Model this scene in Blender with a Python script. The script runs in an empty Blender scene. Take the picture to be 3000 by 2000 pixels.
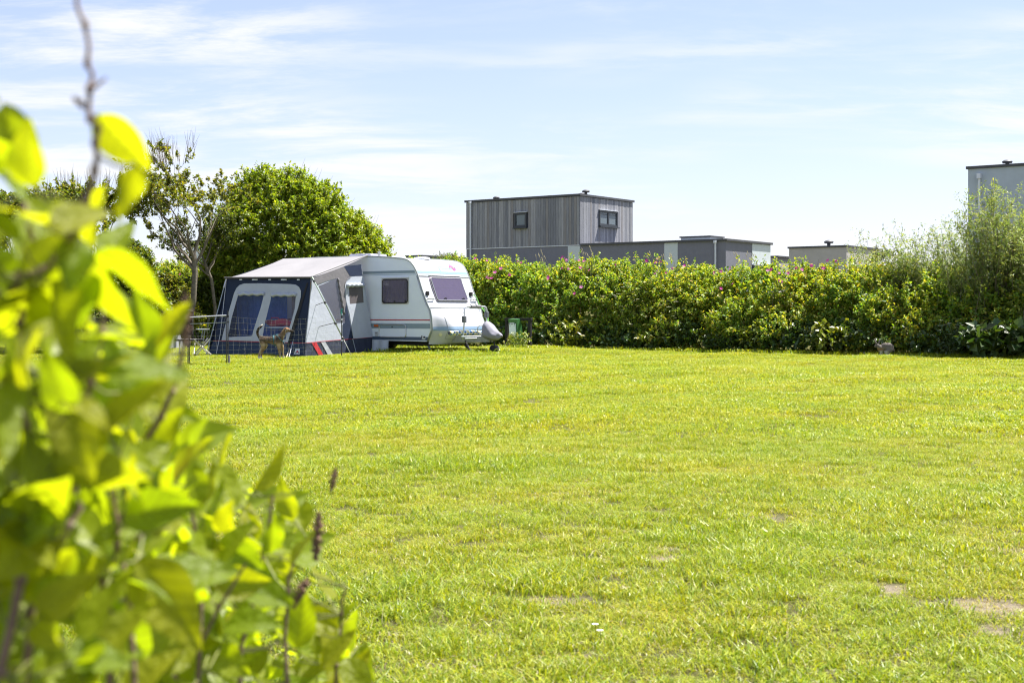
import bpy, bmesh, math, random
import numpy as np
from mathutils import Vector, Matrix
from mathutils.geometry import tessellate_polygon

random.seed(7)
RNG = np.random.default_rng(7)
SC = bpy.context.scene
COL = SC.collection
rad = math.radians

# ------------------------------------------------------------------ camera
FPX, YHOR, CAMH = 4000.0, 915.0, 1.18          # focal length and horizon in the 3000 px photograph, eye height
cam_d = bpy.data.cameras.new("camera"); cam = bpy.data.objects.new("camera", cam_d); COL.objects.link(cam)
cam.location = (0, 0, CAMH); cam.rotation_euler = (rad(90), 0, 0)
cam_d.sensor_width = 36; cam_d.lens = 48; cam_d.shift_y = (YHOR - 1000) / 3000
cam_d.clip_start = 0.05; cam_d.clip_end = 3000
cam_d.dof.use_dof = True; cam_d.dof.focus_distance = 22; cam_d.dof.aperture_fstop = 6.5; cam_d.dof.aperture_blades = 9
SC.camera = cam

# ------------------------------------------------------------------ sky and sun
SUN = Vector((0.42, 0.22, 1.0)).normalized()
world = bpy.data.worlds.new("World"); SC.world = world; world.use_nodes = True
wn, wl = world.node_tree.nodes, world.node_tree.links
wn.clear()
sky = wn.new("ShaderNodeTexSky"); sky.sky_type = 'NISHITA'; sky.sun_disc = False
sky.sun_elevation = math.asin(SUN.z); sky.sun_rotation = math.atan2(SUN.x, SUN.y)
sky.altitude = 0; sky.air_density = 1.0; sky.dust_density = 0.5; sky.ozone_density = 2.2
tc = wn.new("ShaderNodeTexCoord"); sep = wn.new("ShaderNodeSeparateXYZ"); wl.new(tc.outputs['Generated'], sep.inputs[0])
den = wn.new("ShaderNodeMath"); den.operation = 'ADD'; den.inputs[1].default_value = 0.16; wl.new(sep.outputs['Z'], den.inputs[0])
dmx = wn.new("ShaderNodeMath"); dmx.operation = 'MAXIMUM'; dmx.inputs[1].default_value = 0.05; wl.new(den.outputs[0], dmx.inputs[0])
dx = wn.new("ShaderNodeMath"); dx.operation = 'DIVIDE'; wl.new(sep.outputs['X'], dx.inputs[0]); wl.new(dmx.outputs[0], dx.inputs[1])
dy = wn.new("ShaderNodeMath"); dy.operation = 'DIVIDE'; wl.new(sep.outputs['Y'], dy.inputs[0]); wl.new(dmx.outputs[0], dy.inputs[1])
cmb = wn.new("ShaderNodeCombineXYZ"); wl.new(dx.outputs[0], cmb.inputs[0]); wl.new(dy.outputs[0], cmb.inputs[1])
def wnoise(scale, detail, rough, sc, loc, lo, hi, dist=0.3):
    mp = wn.new("ShaderNodeMapping"); mp.inputs['Scale'].default_value = sc; mp.inputs['Location'].default_value = loc
    mp.inputs['Rotation'].default_value = (0, 0, 0.35)
    wl.new(cmb.outputs[0], mp.inputs[0])
    n = wn.new("ShaderNodeTexNoise"); n.inputs['Scale'].default_value = scale; n.inputs['Detail'].default_value = detail
    n.inputs['Roughness'].default_value = rough; n.inputs['Distortion'].default_value = dist
    wl.new(mp.outputs[0], n.inputs[0])
    r = wn.new("ShaderNodeMapRange"); r.inputs[1].default_value = lo; r.inputs[2].default_value = hi
    r.interpolation_type = 'SMOOTHSTEP'
    wl.new(n.outputs[0], r.inputs[0]); return r.outputs[0]
c1 = wnoise(2.6, 8, 0.64, (0.62, 1.5, 1), (13.1, 13.4, 0), 0.40, 0.66)      # thin streaked sheets
c2 = wnoise(0.8, 3, 0.5, (0.7, 1.1, 1), (2.7, 14.2, 0), 0.36, 0.56)     # where the sheets lie
cm = wn.new("ShaderNodeMath"); cm.operation = 'MULTIPLY'; wl.new(c1, cm.inputs[0]); wl.new(c2, cm.inputs[1])
cs = wn.new("ShaderNodeMath"); cs.operation = 'MULTIPLY'; cs.inputs[1].default_value = 0.95; wl.new(cm.outputs[0], cs.inputs[0])
veil = wn.new("ShaderNodeMixRGB"); veil.inputs[2].default_value = (4.0, 4.1, 4.75, 1)
st = wn.new("ShaderNodeMixRGB"); st.blend_type = 'MULTIPLY'; st.inputs[0].default_value = 1; st.inputs[2].default_value = (0.86, 0.79, 0.90, 1); wl.new(sky.outputs[0], st.inputs[1]); wl.new(st.outputs[0], veil.inputs[1])
vr = wn.new("ShaderNodeMapRange"); vr.inputs[1].default_value = 0; vr.inputs[2].default_value = 0.45; vr.inputs[3].default_value = 0.42; vr.inputs[4].default_value = 0.08; wl.new(sep.outputs['Z'], vr.inputs[0]); wl.new(vr.outputs[0], veil.inputs[0])   # thin high haze over the whole sky
mixc = wn.new("ShaderNodeMixRGB"); mixc.inputs[2].default_value = (4.6, 4.65, 4.85, 1)
wl.new(cs.outputs[0], mixc.inputs[0]); wl.new(veil.outputs[0], mixc.inputs[1])
bg = wn.new("ShaderNodeBackground"); bg.inputs[1].default_value = 0.06
wl.new(mixc.outputs[0], bg.inputs[0])
wo = wn.new("ShaderNodeOutputWorld"); wl.new(bg.outputs[0], wo.inputs[0])

sd = bpy.data.lights.new("sun", 'SUN'); sd.energy = 3.9; sd.angle = rad(0.53); sd.color = (1.0, 0.945, 0.875)
sun = bpy.data.objects.new("sun", sd); COL.objects.link(sun); sun.location = (20, 10, 40)
sun.rotation_euler = SUN.to_track_quat('Z', 'Y').to_euler()

vs = SC.view_settings
vs.view_transform = 'Standard'; vs.look = 'None'; vs.exposure = 1.9; vs.gamma = 1.0; vs.use_curve_mapping = False
SC.cycles.use_denoising = True; SC.cycles.denoiser = 'OPENIMAGEDENOISE'; SC.cycles.denoising_input_passes = 'RGB_ALBEDO_NORMAL'; SC.cycles.denoising_prefilter = 'ACCURATE'; SC.cycles.denoising_quality = 'HIGH'
SC.cycles.pixel_filter_type = 'BLACKMAN_HARRIS'; SC.cycles.filter_width = 1.15
SC.cycles.max_bounces = 8; SC.cycles.transparent_max_bounces = 16
SC.cycles.diffuse_bounces = 4; SC.cycles.glossy_bounces = 3; SC.cycles.transmission_bounces = 4
SC.cycles.sample_clamp_indirect = 4; SC.cycles.use_adaptive_sampling = False

# ------------------------------------------------------------------ layout helpers
FW = Vector((0.809, -0.588, 0)); RT = Vector((0.588, 0.809, 0)); ROT = math.atan2(-0.588, 0.809)   # the site's grid is turned 36 degrees
H0 = Vector((13.1, 35.0, 0))                                                                     # a point on the hedge's foot
def at(px, py, Y):
    return Vector(((px - 1500) / FPX * Y, Y, CAMH - (py - YHOR) / FPX * Y))
def hit(px, py, P, N):
    """where the line of sight through a point of the photograph meets the plane (P, N) of a wall"""
    d = Vector(((px - 1500) / FPX, 1.0, -(py - YHOR) / FPX)); o = Vector((0, 0, CAMH))
    return o + d * ((P - o).dot(N) / d.dot(N))
def smooth(a, b, x):
    t = np.clip((x - a) / (b - a), 0, 1); return t * t * (3 - 2 * t)
def GZ(x, y):
    x = np.asarray(x, float); y = np.asarray(y, float)
    near = np.clip(1.3 - y / 90, 0, 1)
    z = 0.016 * np.sin(x * 1.1 + 0.7 * np.sin(y * .6)) * np.sin(y * .83 + 1.1) + 0.012 * np.sin(x * 2.3 - y * 1.7 + 2) + 0.02 * np.sin(x * .31 + y * .27)
    z = z * near
    z = z + 0.15 * np.exp(-((x + .8) ** 2 + (y - 38.5) ** 2) / 18.0)
    b = (x - H0.x) * RT.x + (y - H0.y) * RT.y
    z = z + 1.9 * smooth(1.2, 9, b)
    return z
def gz(x, y): return float(GZ(x, y))

# ------------------------------------------------------------------ materials
MATS = {}
def new_mat(name):
    m = bpy.data.materials.new(name); m.use_nodes = True
    nt = m.node_tree; nt.nodes.clear()
    out = nt.nodes.new("ShaderNodeOutputMaterial")
    return m, nt, nt.nodes, nt.links, out
def mat(name, col, rough=0.5, metal=0.0, spec=0.5, var=0.12, vscale=6.0, bump=0.0, bscale=60.0, stretch=None, trans=0.0, coat=0.0, dirt=0.0):
    if name in MATS: return MATS[name]
    m, nt, n, l, out = new_mat(name)
    p = n.new("ShaderNodeBsdfPrincipled")
    p.inputs['Roughness'].default_value = rough; p.inputs['Metallic'].default_value = metal
    p.inputs['Specular IOR Level'].default_value = spec; p.inputs['Coat Weight'].default_value = coat
    co = n.new("ShaderNodeTexCoord"); mp = n.new("ShaderNodeMapping"); l.new(co.outputs['Object'], mp.inputs[0])
    if stretch: mp.inputs['Scale'].default_value = stretch
    nz = n.new("ShaderNodeTexNoise"); nz.inputs['Scale'].default_value = vscale; nz.inputs['Detail'].default_value = 6; nz.inputs['Roughness'].default_value = .65
    l.new(mp.outputs[0], nz.inputs[0])
    mr = n.new("ShaderNodeMapRange"); mr.inputs[1].default_value = .3; mr.inputs[2].default_value = .7
    mr.inputs[3].default_value = 1 - var; mr.inputs[4].default_value = 1 + var
    l.new(nz.outputs[0], mr.inputs[0])
    mx = n.new("ShaderNodeMixRGB"); mx.blend_type = 'MULTIPLY'; mx.inputs[0].default_value = 1; mx.inputs[1].default_value = (*col, 1)
    l.new(mr.outputs[0], mx.inputs[2]); src = mx.outputs[0]
    if dirt:
        n2 = n.new("ShaderNodeTexNoise"); n2.inputs['Scale'].default_value = vscale * 2.7; n2.inputs['Detail'].default_value = 8; n2.inputs['Roughness'].default_value = .75
        l.new(mp.outputs[0], n2.inputs[0])
        r2 = n.new("ShaderNodeMapRange"); r2.inputs[1].default_value = .52; r2.inputs[2].default_value = .8; r2.inputs[3].default_value = 0; r2.inputs[4].default_value = dirt
        l.new(n2.outputs[0], r2.inputs[0])
        m3 = n.new("ShaderNodeMixRGB"); m3.inputs[2].default_value = (.16, .14, .10, 1); l.new(r2.outputs[0], m3.inputs[0]); l.new(src, m3.inputs[1]); src = m3.outputs[0]
    l.new(src, p.inputs['Base Color'])
    if bump:
        nb = n.new("ShaderNodeTexNoise"); nb.inputs['Scale'].default_value = bscale; nb.inputs['Detail'].default_value = 5
        l.new(mp.outputs[0], nb.inputs[0])
        bp = n.new("ShaderNodeBump"); bp.inputs['Strength'].default_value = bump; bp.inputs['Distance'].default_value = 0.02
        l.new(nb.outputs[0], bp.inputs['Height']); l.new(bp.outputs[0], p.inputs['Normal'])
    if trans:
        t = n.new("ShaderNodeBsdfTranslucent"); l.new(src, t.inputs[0])
        ms = n.new("ShaderNodeMixShader"); ms.inputs[0].default_value = trans
        l.new(p.outputs[0], ms.inputs[1]); l.new(t.outputs[0], ms.inputs[2]); l.new(ms.outputs[0], out.inputs[0])
    else:
        l.new(p.outputs[0], out.inputs[0])
    MATS[name] = m; return m
def glass_mat(name, tint, clear=0.6, rough=0.03, body=(0.3, 0.3, 0.33)):
    """thin clear sheet: lets a share of the light through and reflects the rest"""
    if name in MATS: return MATS[name]
    m, nt, n, l, out = new_mat(name)
    t = n.new("ShaderNodeBsdfTransparent"); t.inputs[0].default_value = (*tint, 1)
    p = n.new("ShaderNodeBsdfPrincipled"); p.inputs['Base Color'].default_value = (*body, 1); p.inputs['Roughness'].default_value = rough
    p.inputs['Specular IOR Level'].default_value = .6
    co = n.new("ShaderNodeTexCoord"); nz = n.new("ShaderNodeTexNoise"); nz.inputs['Scale'].default_value = 3.5; nz.inputs['Detail'].default_value = 4
    l.new(co.outputs['Object'], nz.inputs[0])
    b = n.new("ShaderNodeBump"); b.inputs['Strength'].default_value = .25; b.inputs['Distance'].default_value = .03; l.new(nz.outputs[0], b.inputs['Height']); l.new(b.outputs[0], p.inputs['Normal'])
    ms = n.new("ShaderNodeMixShader"); ms.inputs[0].default_value = 1 - clear
    l.new(t.outputs[0], ms.inputs[1]); l.new(p.outputs[0], ms.inputs[2]); l.new(ms.outputs[0], out.inputs[0])
    MATS[name] = m; return m
def leaf_mat(name, trans=0.4, rough=0.42, spec=0.5, tcol=(1.35, 1.2, 0.35), patch=None):
    if name in MATS: return MATS[name]
    m, nt, n, l, out = new_mat(name)
    a = n.new("ShaderNodeAttribute"); a.attribute_name = "tint"; src = a.outputs['Color']
    if patch:                                                                # larger drifts of yellower growth
        g = n.new("ShaderNodeNewGeometry"); nz = n.new("ShaderNodeTexNoise"); nz.inputs['Scale'].default_value = patch[0]; nz.inputs['Detail'].default_value = 4
        l.new(g.outputs['Position'], nz.inputs[0])
        r = n.new("ShaderNodeMapRange"); r.inputs[1].default_value = .38; r.inputs[2].default_value = .64; l.new(nz.outputs[0], r.inputs[0])
        mm = n.new("ShaderNodeMixRGB"); mm.inputs[1].default_value = (*patch[1], 1); mm.inputs[2].default_value = (*patch[2], 1); l.new(r.outputs[0], mm.inputs[0])
        m2 = n.new("ShaderNodeMixRGB"); m2.blend_type = 'MULTIPLY'; m2.inputs[0].default_value = 1; l.new(src, m2.inputs[1]); l.new(mm.outputs[0], m2.inputs[2]); src = m2.outputs[0]
    p = n.new("ShaderNodeBsdfPrincipled"); p.inputs['Roughness'].default_value = rough; p.inputs['Specular IOR Level'].default_value = spec
    l.new(src, p.inputs['Base Color'])
    tm = n.new("ShaderNodeMixRGB"); tm.blend_type = 'MULTIPLY'; tm.inputs[0].default_value = 1; tm.inputs[2].default_value = (*tcol, 1); l.new(src, tm.inputs[1])
    t = n.new("ShaderNodeBsdfTranslucent"); l.new(tm.outputs[0], t.inputs[0])
    ms = n.new("ShaderNodeMixShader"); ms.inputs[0].default_value = trans
    l.new(p.outputs[0], ms.inputs[1]); l.new(t.outputs[0], ms.inputs[2]); l.new(ms.outputs[0], out.inputs[0])
    MATS[name] = m; return m

# ------------------------------------------------------------------ object helpers
ROOTM = {}
def put(o, label=None, cat=None, group=None, kind=None):
    if label: o["label"] = label
    if cat: o["category"] = cat
    if group: o["group"] = group
    if kind: o["kind"] = kind
    return o
def thing(name, label, cat, loc=(0, 0, 0), rotz=0.0, group=None):
    o = bpy.data.objects.new(name, None); COL.objects.link(o); o.location = loc; o.rotation_euler = (0, 0, rotz)
    o.empty_display_size = .2
    ROOTM[o.name] = Matrix.Translation(Vector(loc)) @ Matrix.Rotation(rotz, 4, 'Z')
    return put(o, label, cat, group)
def root_matrix(par):
    while par.parent is not None: par = par.parent
    return ROOTM.get(par.name, Matrix.Identity(4))
def link(name, me, m=None, par=None, smooth_=False):
    o = bpy.data.objects.new(name, me); COL.objects.link(o)
    if par is not None: o.parent = par
    if m is not None and not me.materials: me.materials.append(m)
    if smooth_:
        me.polygons.foreach_set('use_smooth', np.ones(len(me.polygons), bool))
    return o
def mk(name, V, Fc, m, par=None, smooth_=False, world=False, sharp=None):
    if world and par is not None:
        inv = root_matrix(par).inverted(); V = [inv @ Vector(v) for v in V]
    me = bpy.data.meshes.new(name); me.from_pydata([tuple(v) for v in V], [], Fc); me.update()
    bm = bmesh.new(); bm.from_mesh(me); bmesh.ops.recalc_face_normals(bm, faces=bm.faces); bm.to_mesh(me); bm.free()
    o = link(name, me, m, par, smooth_)
    if sharp is not None: me.set_sharp_from_angle(angle=rad(sharp))
    return o
class B:
    """collects boxes, tubes and sheets into one mesh"""
    def __init__(s): s.V = []; s.F = []
    def add(s, V, Fc):
        k = len(s.V); s.V += [tuple(v) for v in V]; s.F += [tuple(i + k for i in f) for f in Fc]; return s
    def box(s, x0, x1, y0, y1, z0, z1, bev=0.0):
        if bev <= 0:
            return s.add([(x0, y0, z0), (x1, y0, z0), (x1, y1, z0), (x0, y1, z0), (x0, y0, z1), (x1, y0, z1), (x1, y1, z1), (x0, y1, z1)],
                         [(0, 3, 2, 1), (4, 5, 6, 7), (0, 1, 5, 4), (1, 2, 6, 5), (2, 3, 7, 6), (3, 0, 4, 7)])
        bm = bmesh.new(); bmesh.ops.create_cube(bm, size=1)
        for v in bm.verts: v.co = Vector(((x0 + x1) / 2 + v.co.x * (x1 - x0), (y0 + y1) / 2 + v.co.y * (y1 - y0), (z0 + z1) / 2 + v.co.z * (z1 - z0)))
        bmesh.ops.bevel(bm, geom=list(bm.edges), offset=bev, segments=2, affect='EDGES', profile=.5)
        bm.verts.index_update(); s.add([v.co.copy() for v in bm.verts], [[v.index for v in f.verts] for f in bm.faces]); bm.free(); return s
    def tube(s, pts, r, seg=8, cap=True):
        pts = [Vector(p) for p in pts]; n = len(pts); R = r if isinstance(r, (list, tuple)) else [r] * n
        V = []; ref = None
        for i, p in enumerate(pts):
            d = (pts[min(i + 1, n - 1)] - pts[max(i - 1, 0)])
            d = d.normalized() if d.length > 1e-9 else Vector((0, 0, 1))
            if ref is None: ref = d.orthogonal().normalized()
            ref = (ref - d * ref.dot(d)); ref = ref.normalized() if ref.length > 1e-6 else d.orthogonal().normalized()
            b = d.cross(ref)
            for k in range(seg):
                a = 2 * math.pi * k / seg; V.append(p + (ref * math.cos(a) + b * math.sin(a)) * R[i])
        Fc = [(i * seg + k, i * seg + (k + 1) % seg, (i + 1) * seg + (k + 1) % seg, (i + 1) * seg + k) for i in range(n - 1) for k in range(seg)]
        if cap: Fc += [tuple(reversed(range(seg))), tuple(range((n - 1) * seg, n * seg))]
        return s.add(V, Fc)
    def lathe(s, c, prof, seg=16):
        c = Vector(c); V = []
        for r, z in prof:
            for k in range(seg):
                a = 2 * math.pi * k / seg; V.append(c + Vector((r * math.cos(a), r * math.sin(a), z)))
        n = len(prof)
        Fc = [(i * seg + k, i * seg + (k + 1) % seg, (i + 1) * seg + (k + 1) % seg, (i + 1) * seg + k) for i in range(n - 1) for k in range(seg)]
        Fc += [tuple(reversed(range(seg))), tuple(range((n - 1) * seg, n * seg))]
        return s.add(V, Fc)
    def build(s, name, m, par=None, smooth_=False, world=False, sharp=None):
        return mk(name, s.V, s.F, m, par, smooth_, world, sharp)
def sheet(name, rings, m, par, world=True, thick=0.0, nrm=None):
    """a flat piece from an outline and its holes; with thickness it becomes a thin plate"""
    pts = [Vector(p) for r in rings for p in r]
    tris = [tuple(t) for t in tessellate_polygon([[Vector(p) for p in r] for r in rings])]
    if thick <= 0: return mk(name, pts, tris, m, par, False, world)
    n = len(pts); V = pts + [p - nrm * thick for p in pts]; Fc = list(tris) + [tuple(i + n for i in reversed(t)) for t in tris]
    k = 0
    for r in rings:
        for i in range(len(r)):
            a, b = k + i, k + (i + 1) % len(r); Fc.append((a, b, b + n, a + n))
        k += len(r)
    return mk(name, V, Fc, m, par, False, world)
def chaikin(poly, it=2, keep=()):
    for _ in range(it):
        q = []
        for i in range(len(poly)):
            a, b = poly[i], poly[(i + 1) % len(poly)]
            q += [(a[0] * .75 + b[0] * .25, a[1] * .75 + b[1] * .25), (a[0] * .25 + b[0] * .75, a[1] * .25 + b[1] * .75)]
        poly = q
    return poly

# leaves: one mesh of many folded blades
def unit(a): return a / np.maximum(np.linalg.norm(a, axis=-1, keepdims=True), 1e-9)
def leaf_cloud(name, P, D, N, L, W, tint, m, par=None, fold=0.22, droop=0.12):
    P = np.asarray(P, float); n = len(P)
    D = unit(D); N = unit(N - (N * D).sum(-1, keepdims=True) * D); S = np.cross(D, N)
    L = np.broadcast_to(np.asarray(L, float), (n,))[:, None]; W = np.broadcast_to(np.asarray(W, float), (n,))[:, None]
    V = np.empty((n, 4, 3))
    V[:, 0] = P; mid = P + D * L * .45
    V[:, 1] = mid + S * W * .5 + N * W * fold; V[:, 2] = P + D * L - N * L * droop; V[:, 3] = mid - S * W * .5 + N * W * fold
    if par is not None:
        inv = np.array(root_matrix(par).inverted()); V = V @ inv[:3, :3].T + inv[:3, 3]
    idx = (np.arange(n) * 4)[:, None] + np.array([[0, 1, 2, 0, 2, 3]])
    me = bpy.data.meshes.new(name); me.vertices.add(n * 4); me.vertices.foreach_set('co', V.reshape(-1).astype(np.float32))
    me.loops.add(n * 6); me.loops.foreach_set('vertex_index', idx.reshape(-1).astype(np.int32))
    me.polygons.add(n * 2); me.polygons.foreach_set('loop_start', (np.arange(n * 2) * 3).astype(np.int32))
    me.update(calc_edges=True)
    at_ = me.attributes.new('tint', 'FLOAT_COLOR', 'POINT'); c = np.ones((n, 4, 4), np.float32); c[:, :, :3] = np.asarray(tint)[:, None, :]
    at_.data.foreach_set('color', c.reshape(-1))
    return link(name, me, m, par)
def tints(n, cols, weights, jit=0.18):
    cols = np.array(cols); k = RNG.choice(len(cols), n, p=np.array(weights) / np.sum(weights))
    t = cols[k] * (1 + RNG.normal(0, jit, (n, 1))) * (1 + RNG.normal(0, jit * .4, (n, 3)))
    return np.clip(t, .004, .9)
def sprigs(C, OUT, per, stem, L, W, spread=.9, up=.8):
    """leaves set round short shoots that start at C and point OUT; returns arrays for leaf_cloud"""
    n = len(C); C = np.repeat(C, per, 0); O = np.repeat(OUT, per, 0); m = n * per
    dirs = np.repeat(unit(OUT + RNG.normal(0, .35, (n, 3)) + np.array([0, 0, .25])), per, 0)
    u = RNG.random((m, 1)); st = np.repeat(stem * (.6 + .8 * RNG.random((n, 1))), per, 0)
    P = C + dirs * u * st + RNG.normal(0, .02, (m, 3))
    D = dirs * .45 + unit(RNG.normal(0, 1, (m, 3))) * spread + np.array([0, 0, -.1])
    N = np.array([0, 0, up]) + O * .35 + RNG.normal(0, .42, (m, 3))
    s = .65 + .7 * RNG.random(m)
    return P, D, N, L * s, W * s * (.8 + .4 * RNG.random(m))
def clumps(C, O, r0, r1, per):
    """rounded masses of growth: starting points and directions over domes of radius r0..r1 round each C"""
    n = len(C); r = np.repeat(r0 + (r1 - r0) * RNG.random(n), per)[:, None]; Cc = np.repeat(C, per, 0); Oo = unit(np.repeat(O, per, 0) + np.array([0, 0, .35]))
    v = unit(RNG.normal(0, 1, (n * per, 3))); d = (v * Oo).sum(-1, keepdims=True); v = np.where(d < -.15, v - 2 * d * Oo, v)
    return Cc + v * r * (.82 + .22 * RNG.random((n * per, 1))), unit(v + .3 * Oo)
def cat_arrays(*sets): return [np.concatenate([s[i] for s in sets]) for i in range(5)]
def lumps(x, y, z, f=1.0, seed=0):
    r = np.random.default_rng(seed); v = 0
    for k in range(5):
        a = r.normal(0, 1, 3) * f * (1 + .6 * k); v = v + np.sin(x * a[0] + y * a[1] + z * a[2] + r.random() * 6.28) / (1 + .5 * k)
    return v / 2.6

# ------------------------------------------------------------------ ground
# bare, trodden places in the lawn: (x, y, radius across, radius along)
BARE = []
for px, py, rx, ry in ((2900, 1780, 150, 26), (2930, 1850, 110, 18), (2230, 1525, 60, 10), (1600, 1770, 90, 18), (1470, 1213, 60, 7), (1250, 1203, 40, 4),
                       (2620, 1740, 70, 16), (2400, 1975, 90, 14), (1720, 1935, 80, 12), (1940, 1615, 40, 8), (1950, 1640, 60, 9), (2950, 1625, 70, 12), (1640, 1450, 40, 6),
                       (400, 1860, 120, 20), (650, 1700, 80, 14), (1150, 1960, 70, 12), (2860, 1420, 40, 6)):
    Y = CAMH * FPX / (py - YHOR); BARE.append(((px - 1500) / FPX * Y, Y, rx / FPX * Y, Y * ry / (py - YHOR)))

def build_ground():
    ys = np.concatenate([np.linspace(-12, 3, 16), np.linspace(3.4, 12, 96), np.linspace(12.4, 60, 110), np.geomspace(62, 1500, 26)])
    xs = np.concatenate([-np.geomspace(1200, 32, 18), np.concatenate([np.linspace(-30, -6.4, 55), np.linspace(-6, 6, 101), np.linspace(6.4, 30, 55)]), np.geomspace(32, 1200, 18)])
    X, Y = np.meshgrid(xs, ys); Z = GZ(X, Y)
    V = np.stack([X, Y, Z], -1).reshape(-1, 3); nx = len(xs)
    F_ = [(j * nx + i, j * nx + i + 1, (j + 1) * nx + i + 1, (j + 1) * nx + i) for j in range(len(ys) - 1) for i in range(nx - 1)]
    me = bpy.data.meshes.new("ground"); me.from_pydata(V.tolist(), [], F_); me.update()
    bare = np.zeros(len(V))
    for bx, by, rx, ry in BARE: bare = np.maximum(bare, 1 - smooth(.5, 1.3, np.hypot((V[:, 0] - bx) / rx, (V[:, 1] - by) / ry) + .3 * lumps(V[:, 0], V[:, 1], 0 * bare, 6, 9)))
    me.attributes.new('bare', 'FLOAT', 'POINT').data.foreach_set('value', bare.astype(np.float32))
    m, nt, n, l, out = new_mat("soil_and_thatch")
    p = n.new("ShaderNodeBsdfPrincipled"); p.inputs['Roughness'].default_value = .95; p.inputs['Specular IOR Level'].default_value = .2
    g = n.new("ShaderNodeNewGeometry")
    def nz(sc, det=6):
        t = n.new("ShaderNodeTexNoise"); t.inputs['Scale'].default_value = sc; t.inputs['Detail'].default_value = det; t.inputs['Roughness'].default_value = .7
        l.new(g.outputs['Position'], t.inputs[0]); return t.outputs[0]
    r1 = n.new("ShaderNodeValToRGB"); e = r1.color_ramp.elements
    e[0].position = .32; e[0].color = (.085, .095, .02, 1); e[1].position = .75; e[1].color = (.22, .19, .09, 1)  # soil and thatch tones, darkened to imitate shade between the tufts
    k = r1.color_ramp.elements.new(.5); k.color = (.13, .13, .035, 1)
    l.new(nz(14), r1.inputs[0])
    r2 = n.new("ShaderNodeValToRGB"); r2.color_ramp.elements[0].color = (.75, .75, .75, 1); r2.color_ramp.elements[1].color = (1.2, 1.2, 1.2, 1); l.new(nz(1.3, 4), r2.inputs[0])
    mx = n.new("ShaderNodeMixRGB"); mx.blend_type = 'MULTIPLY'; mx.inputs[0].default_value = 1; l.new(r1.outputs[0], mx.inputs[1]); l.new(r2.outputs[0], mx.inputs[2])
    at_ = n.new("ShaderNodeAttribute"); at_.attribute_name = "bare"; mb = n.new("ShaderNodeMixRGB"); mb.inputs[2].default_value = (.36, .30, .215, 1)
    l.new(at_.outputs['Fac'], mb.inputs[0]); l.new(mx.outputs[0], mb.inputs[1]); l.new(mb.outputs[0], p.inputs['Base Color'])
    b = n.new("ShaderNodeBump"); b.inputs['Strength'].default_value = 1.0; b.inputs['Distance'].default_value = .05; l.new(nz(55), b.inputs['Height']); l.new(b.outputs[0], p.inputs['Normal'])
    l.new(p.outputs[0], out.inputs[0])
    o = link("ground", me, m, None, True); o["kind"] = "structure"; return o
build_ground()

def blade_mesh(name, n, size, h, w, cols, wts, lean, m, seed):
    r = np.random.default_rng(seed); V = []; F_ = []; T = []
    for i in range(n):
        a = r.random() * 6.283; rr = size * math.sqrt(r.random()); bx, by = rr * math.cos(a), rr * math.sin(a)
        yaw = r.random() * 6.283; hh = h * (.45 + .8 * r.random()); ln = lean * (.3 + r.random()) * hh; ww = w * (.6 + .8 * r.random())
        dx, dy = math.cos(yaw), math.sin(yaw); tw = yaw + 1.57 + r.normal(0, .5); sx, sy = math.cos(tw) * ww / 2, math.sin(tw) * ww / 2
        k = len(V)
        V += [(bx - sx, by - sy, -.006), (bx + sx, by + sy, -.006),
              (bx + dx * ln * .35 - sx * .85, by + dy * ln * .35 - sy * .85, hh * .58), (bx + dx * ln * .35 + sx * .85, by + dy * ln * .35 + sy * .85, hh * .58),
              (bx + dx * ln, by + dy * ln, hh * (1 - .25 * lean * r.random()))]
        F_ += [(k, k + 1, k + 3, k + 2), (k + 2, k + 3, k + 4)]
        c = np.array(cols[r.choice(len(cols), p=np.array(wts) / sum(wts))]) * (1 + r.normal(0, .16)); T += [c] * 5
    me = bpy.data.meshes.new(name); me.from_pydata(V, [], F_); me.update()
    at_ = me.attributes.new('tint', 'FLOAT_COLOR', 'POINT'); c = np.ones((len(V), 4), np.float32); c[:, :3] = np.clip(np.array(T), .005, .9); at_.data.foreach_set('color', c.reshape(-1))
    me.materials.append(m); return me

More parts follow.
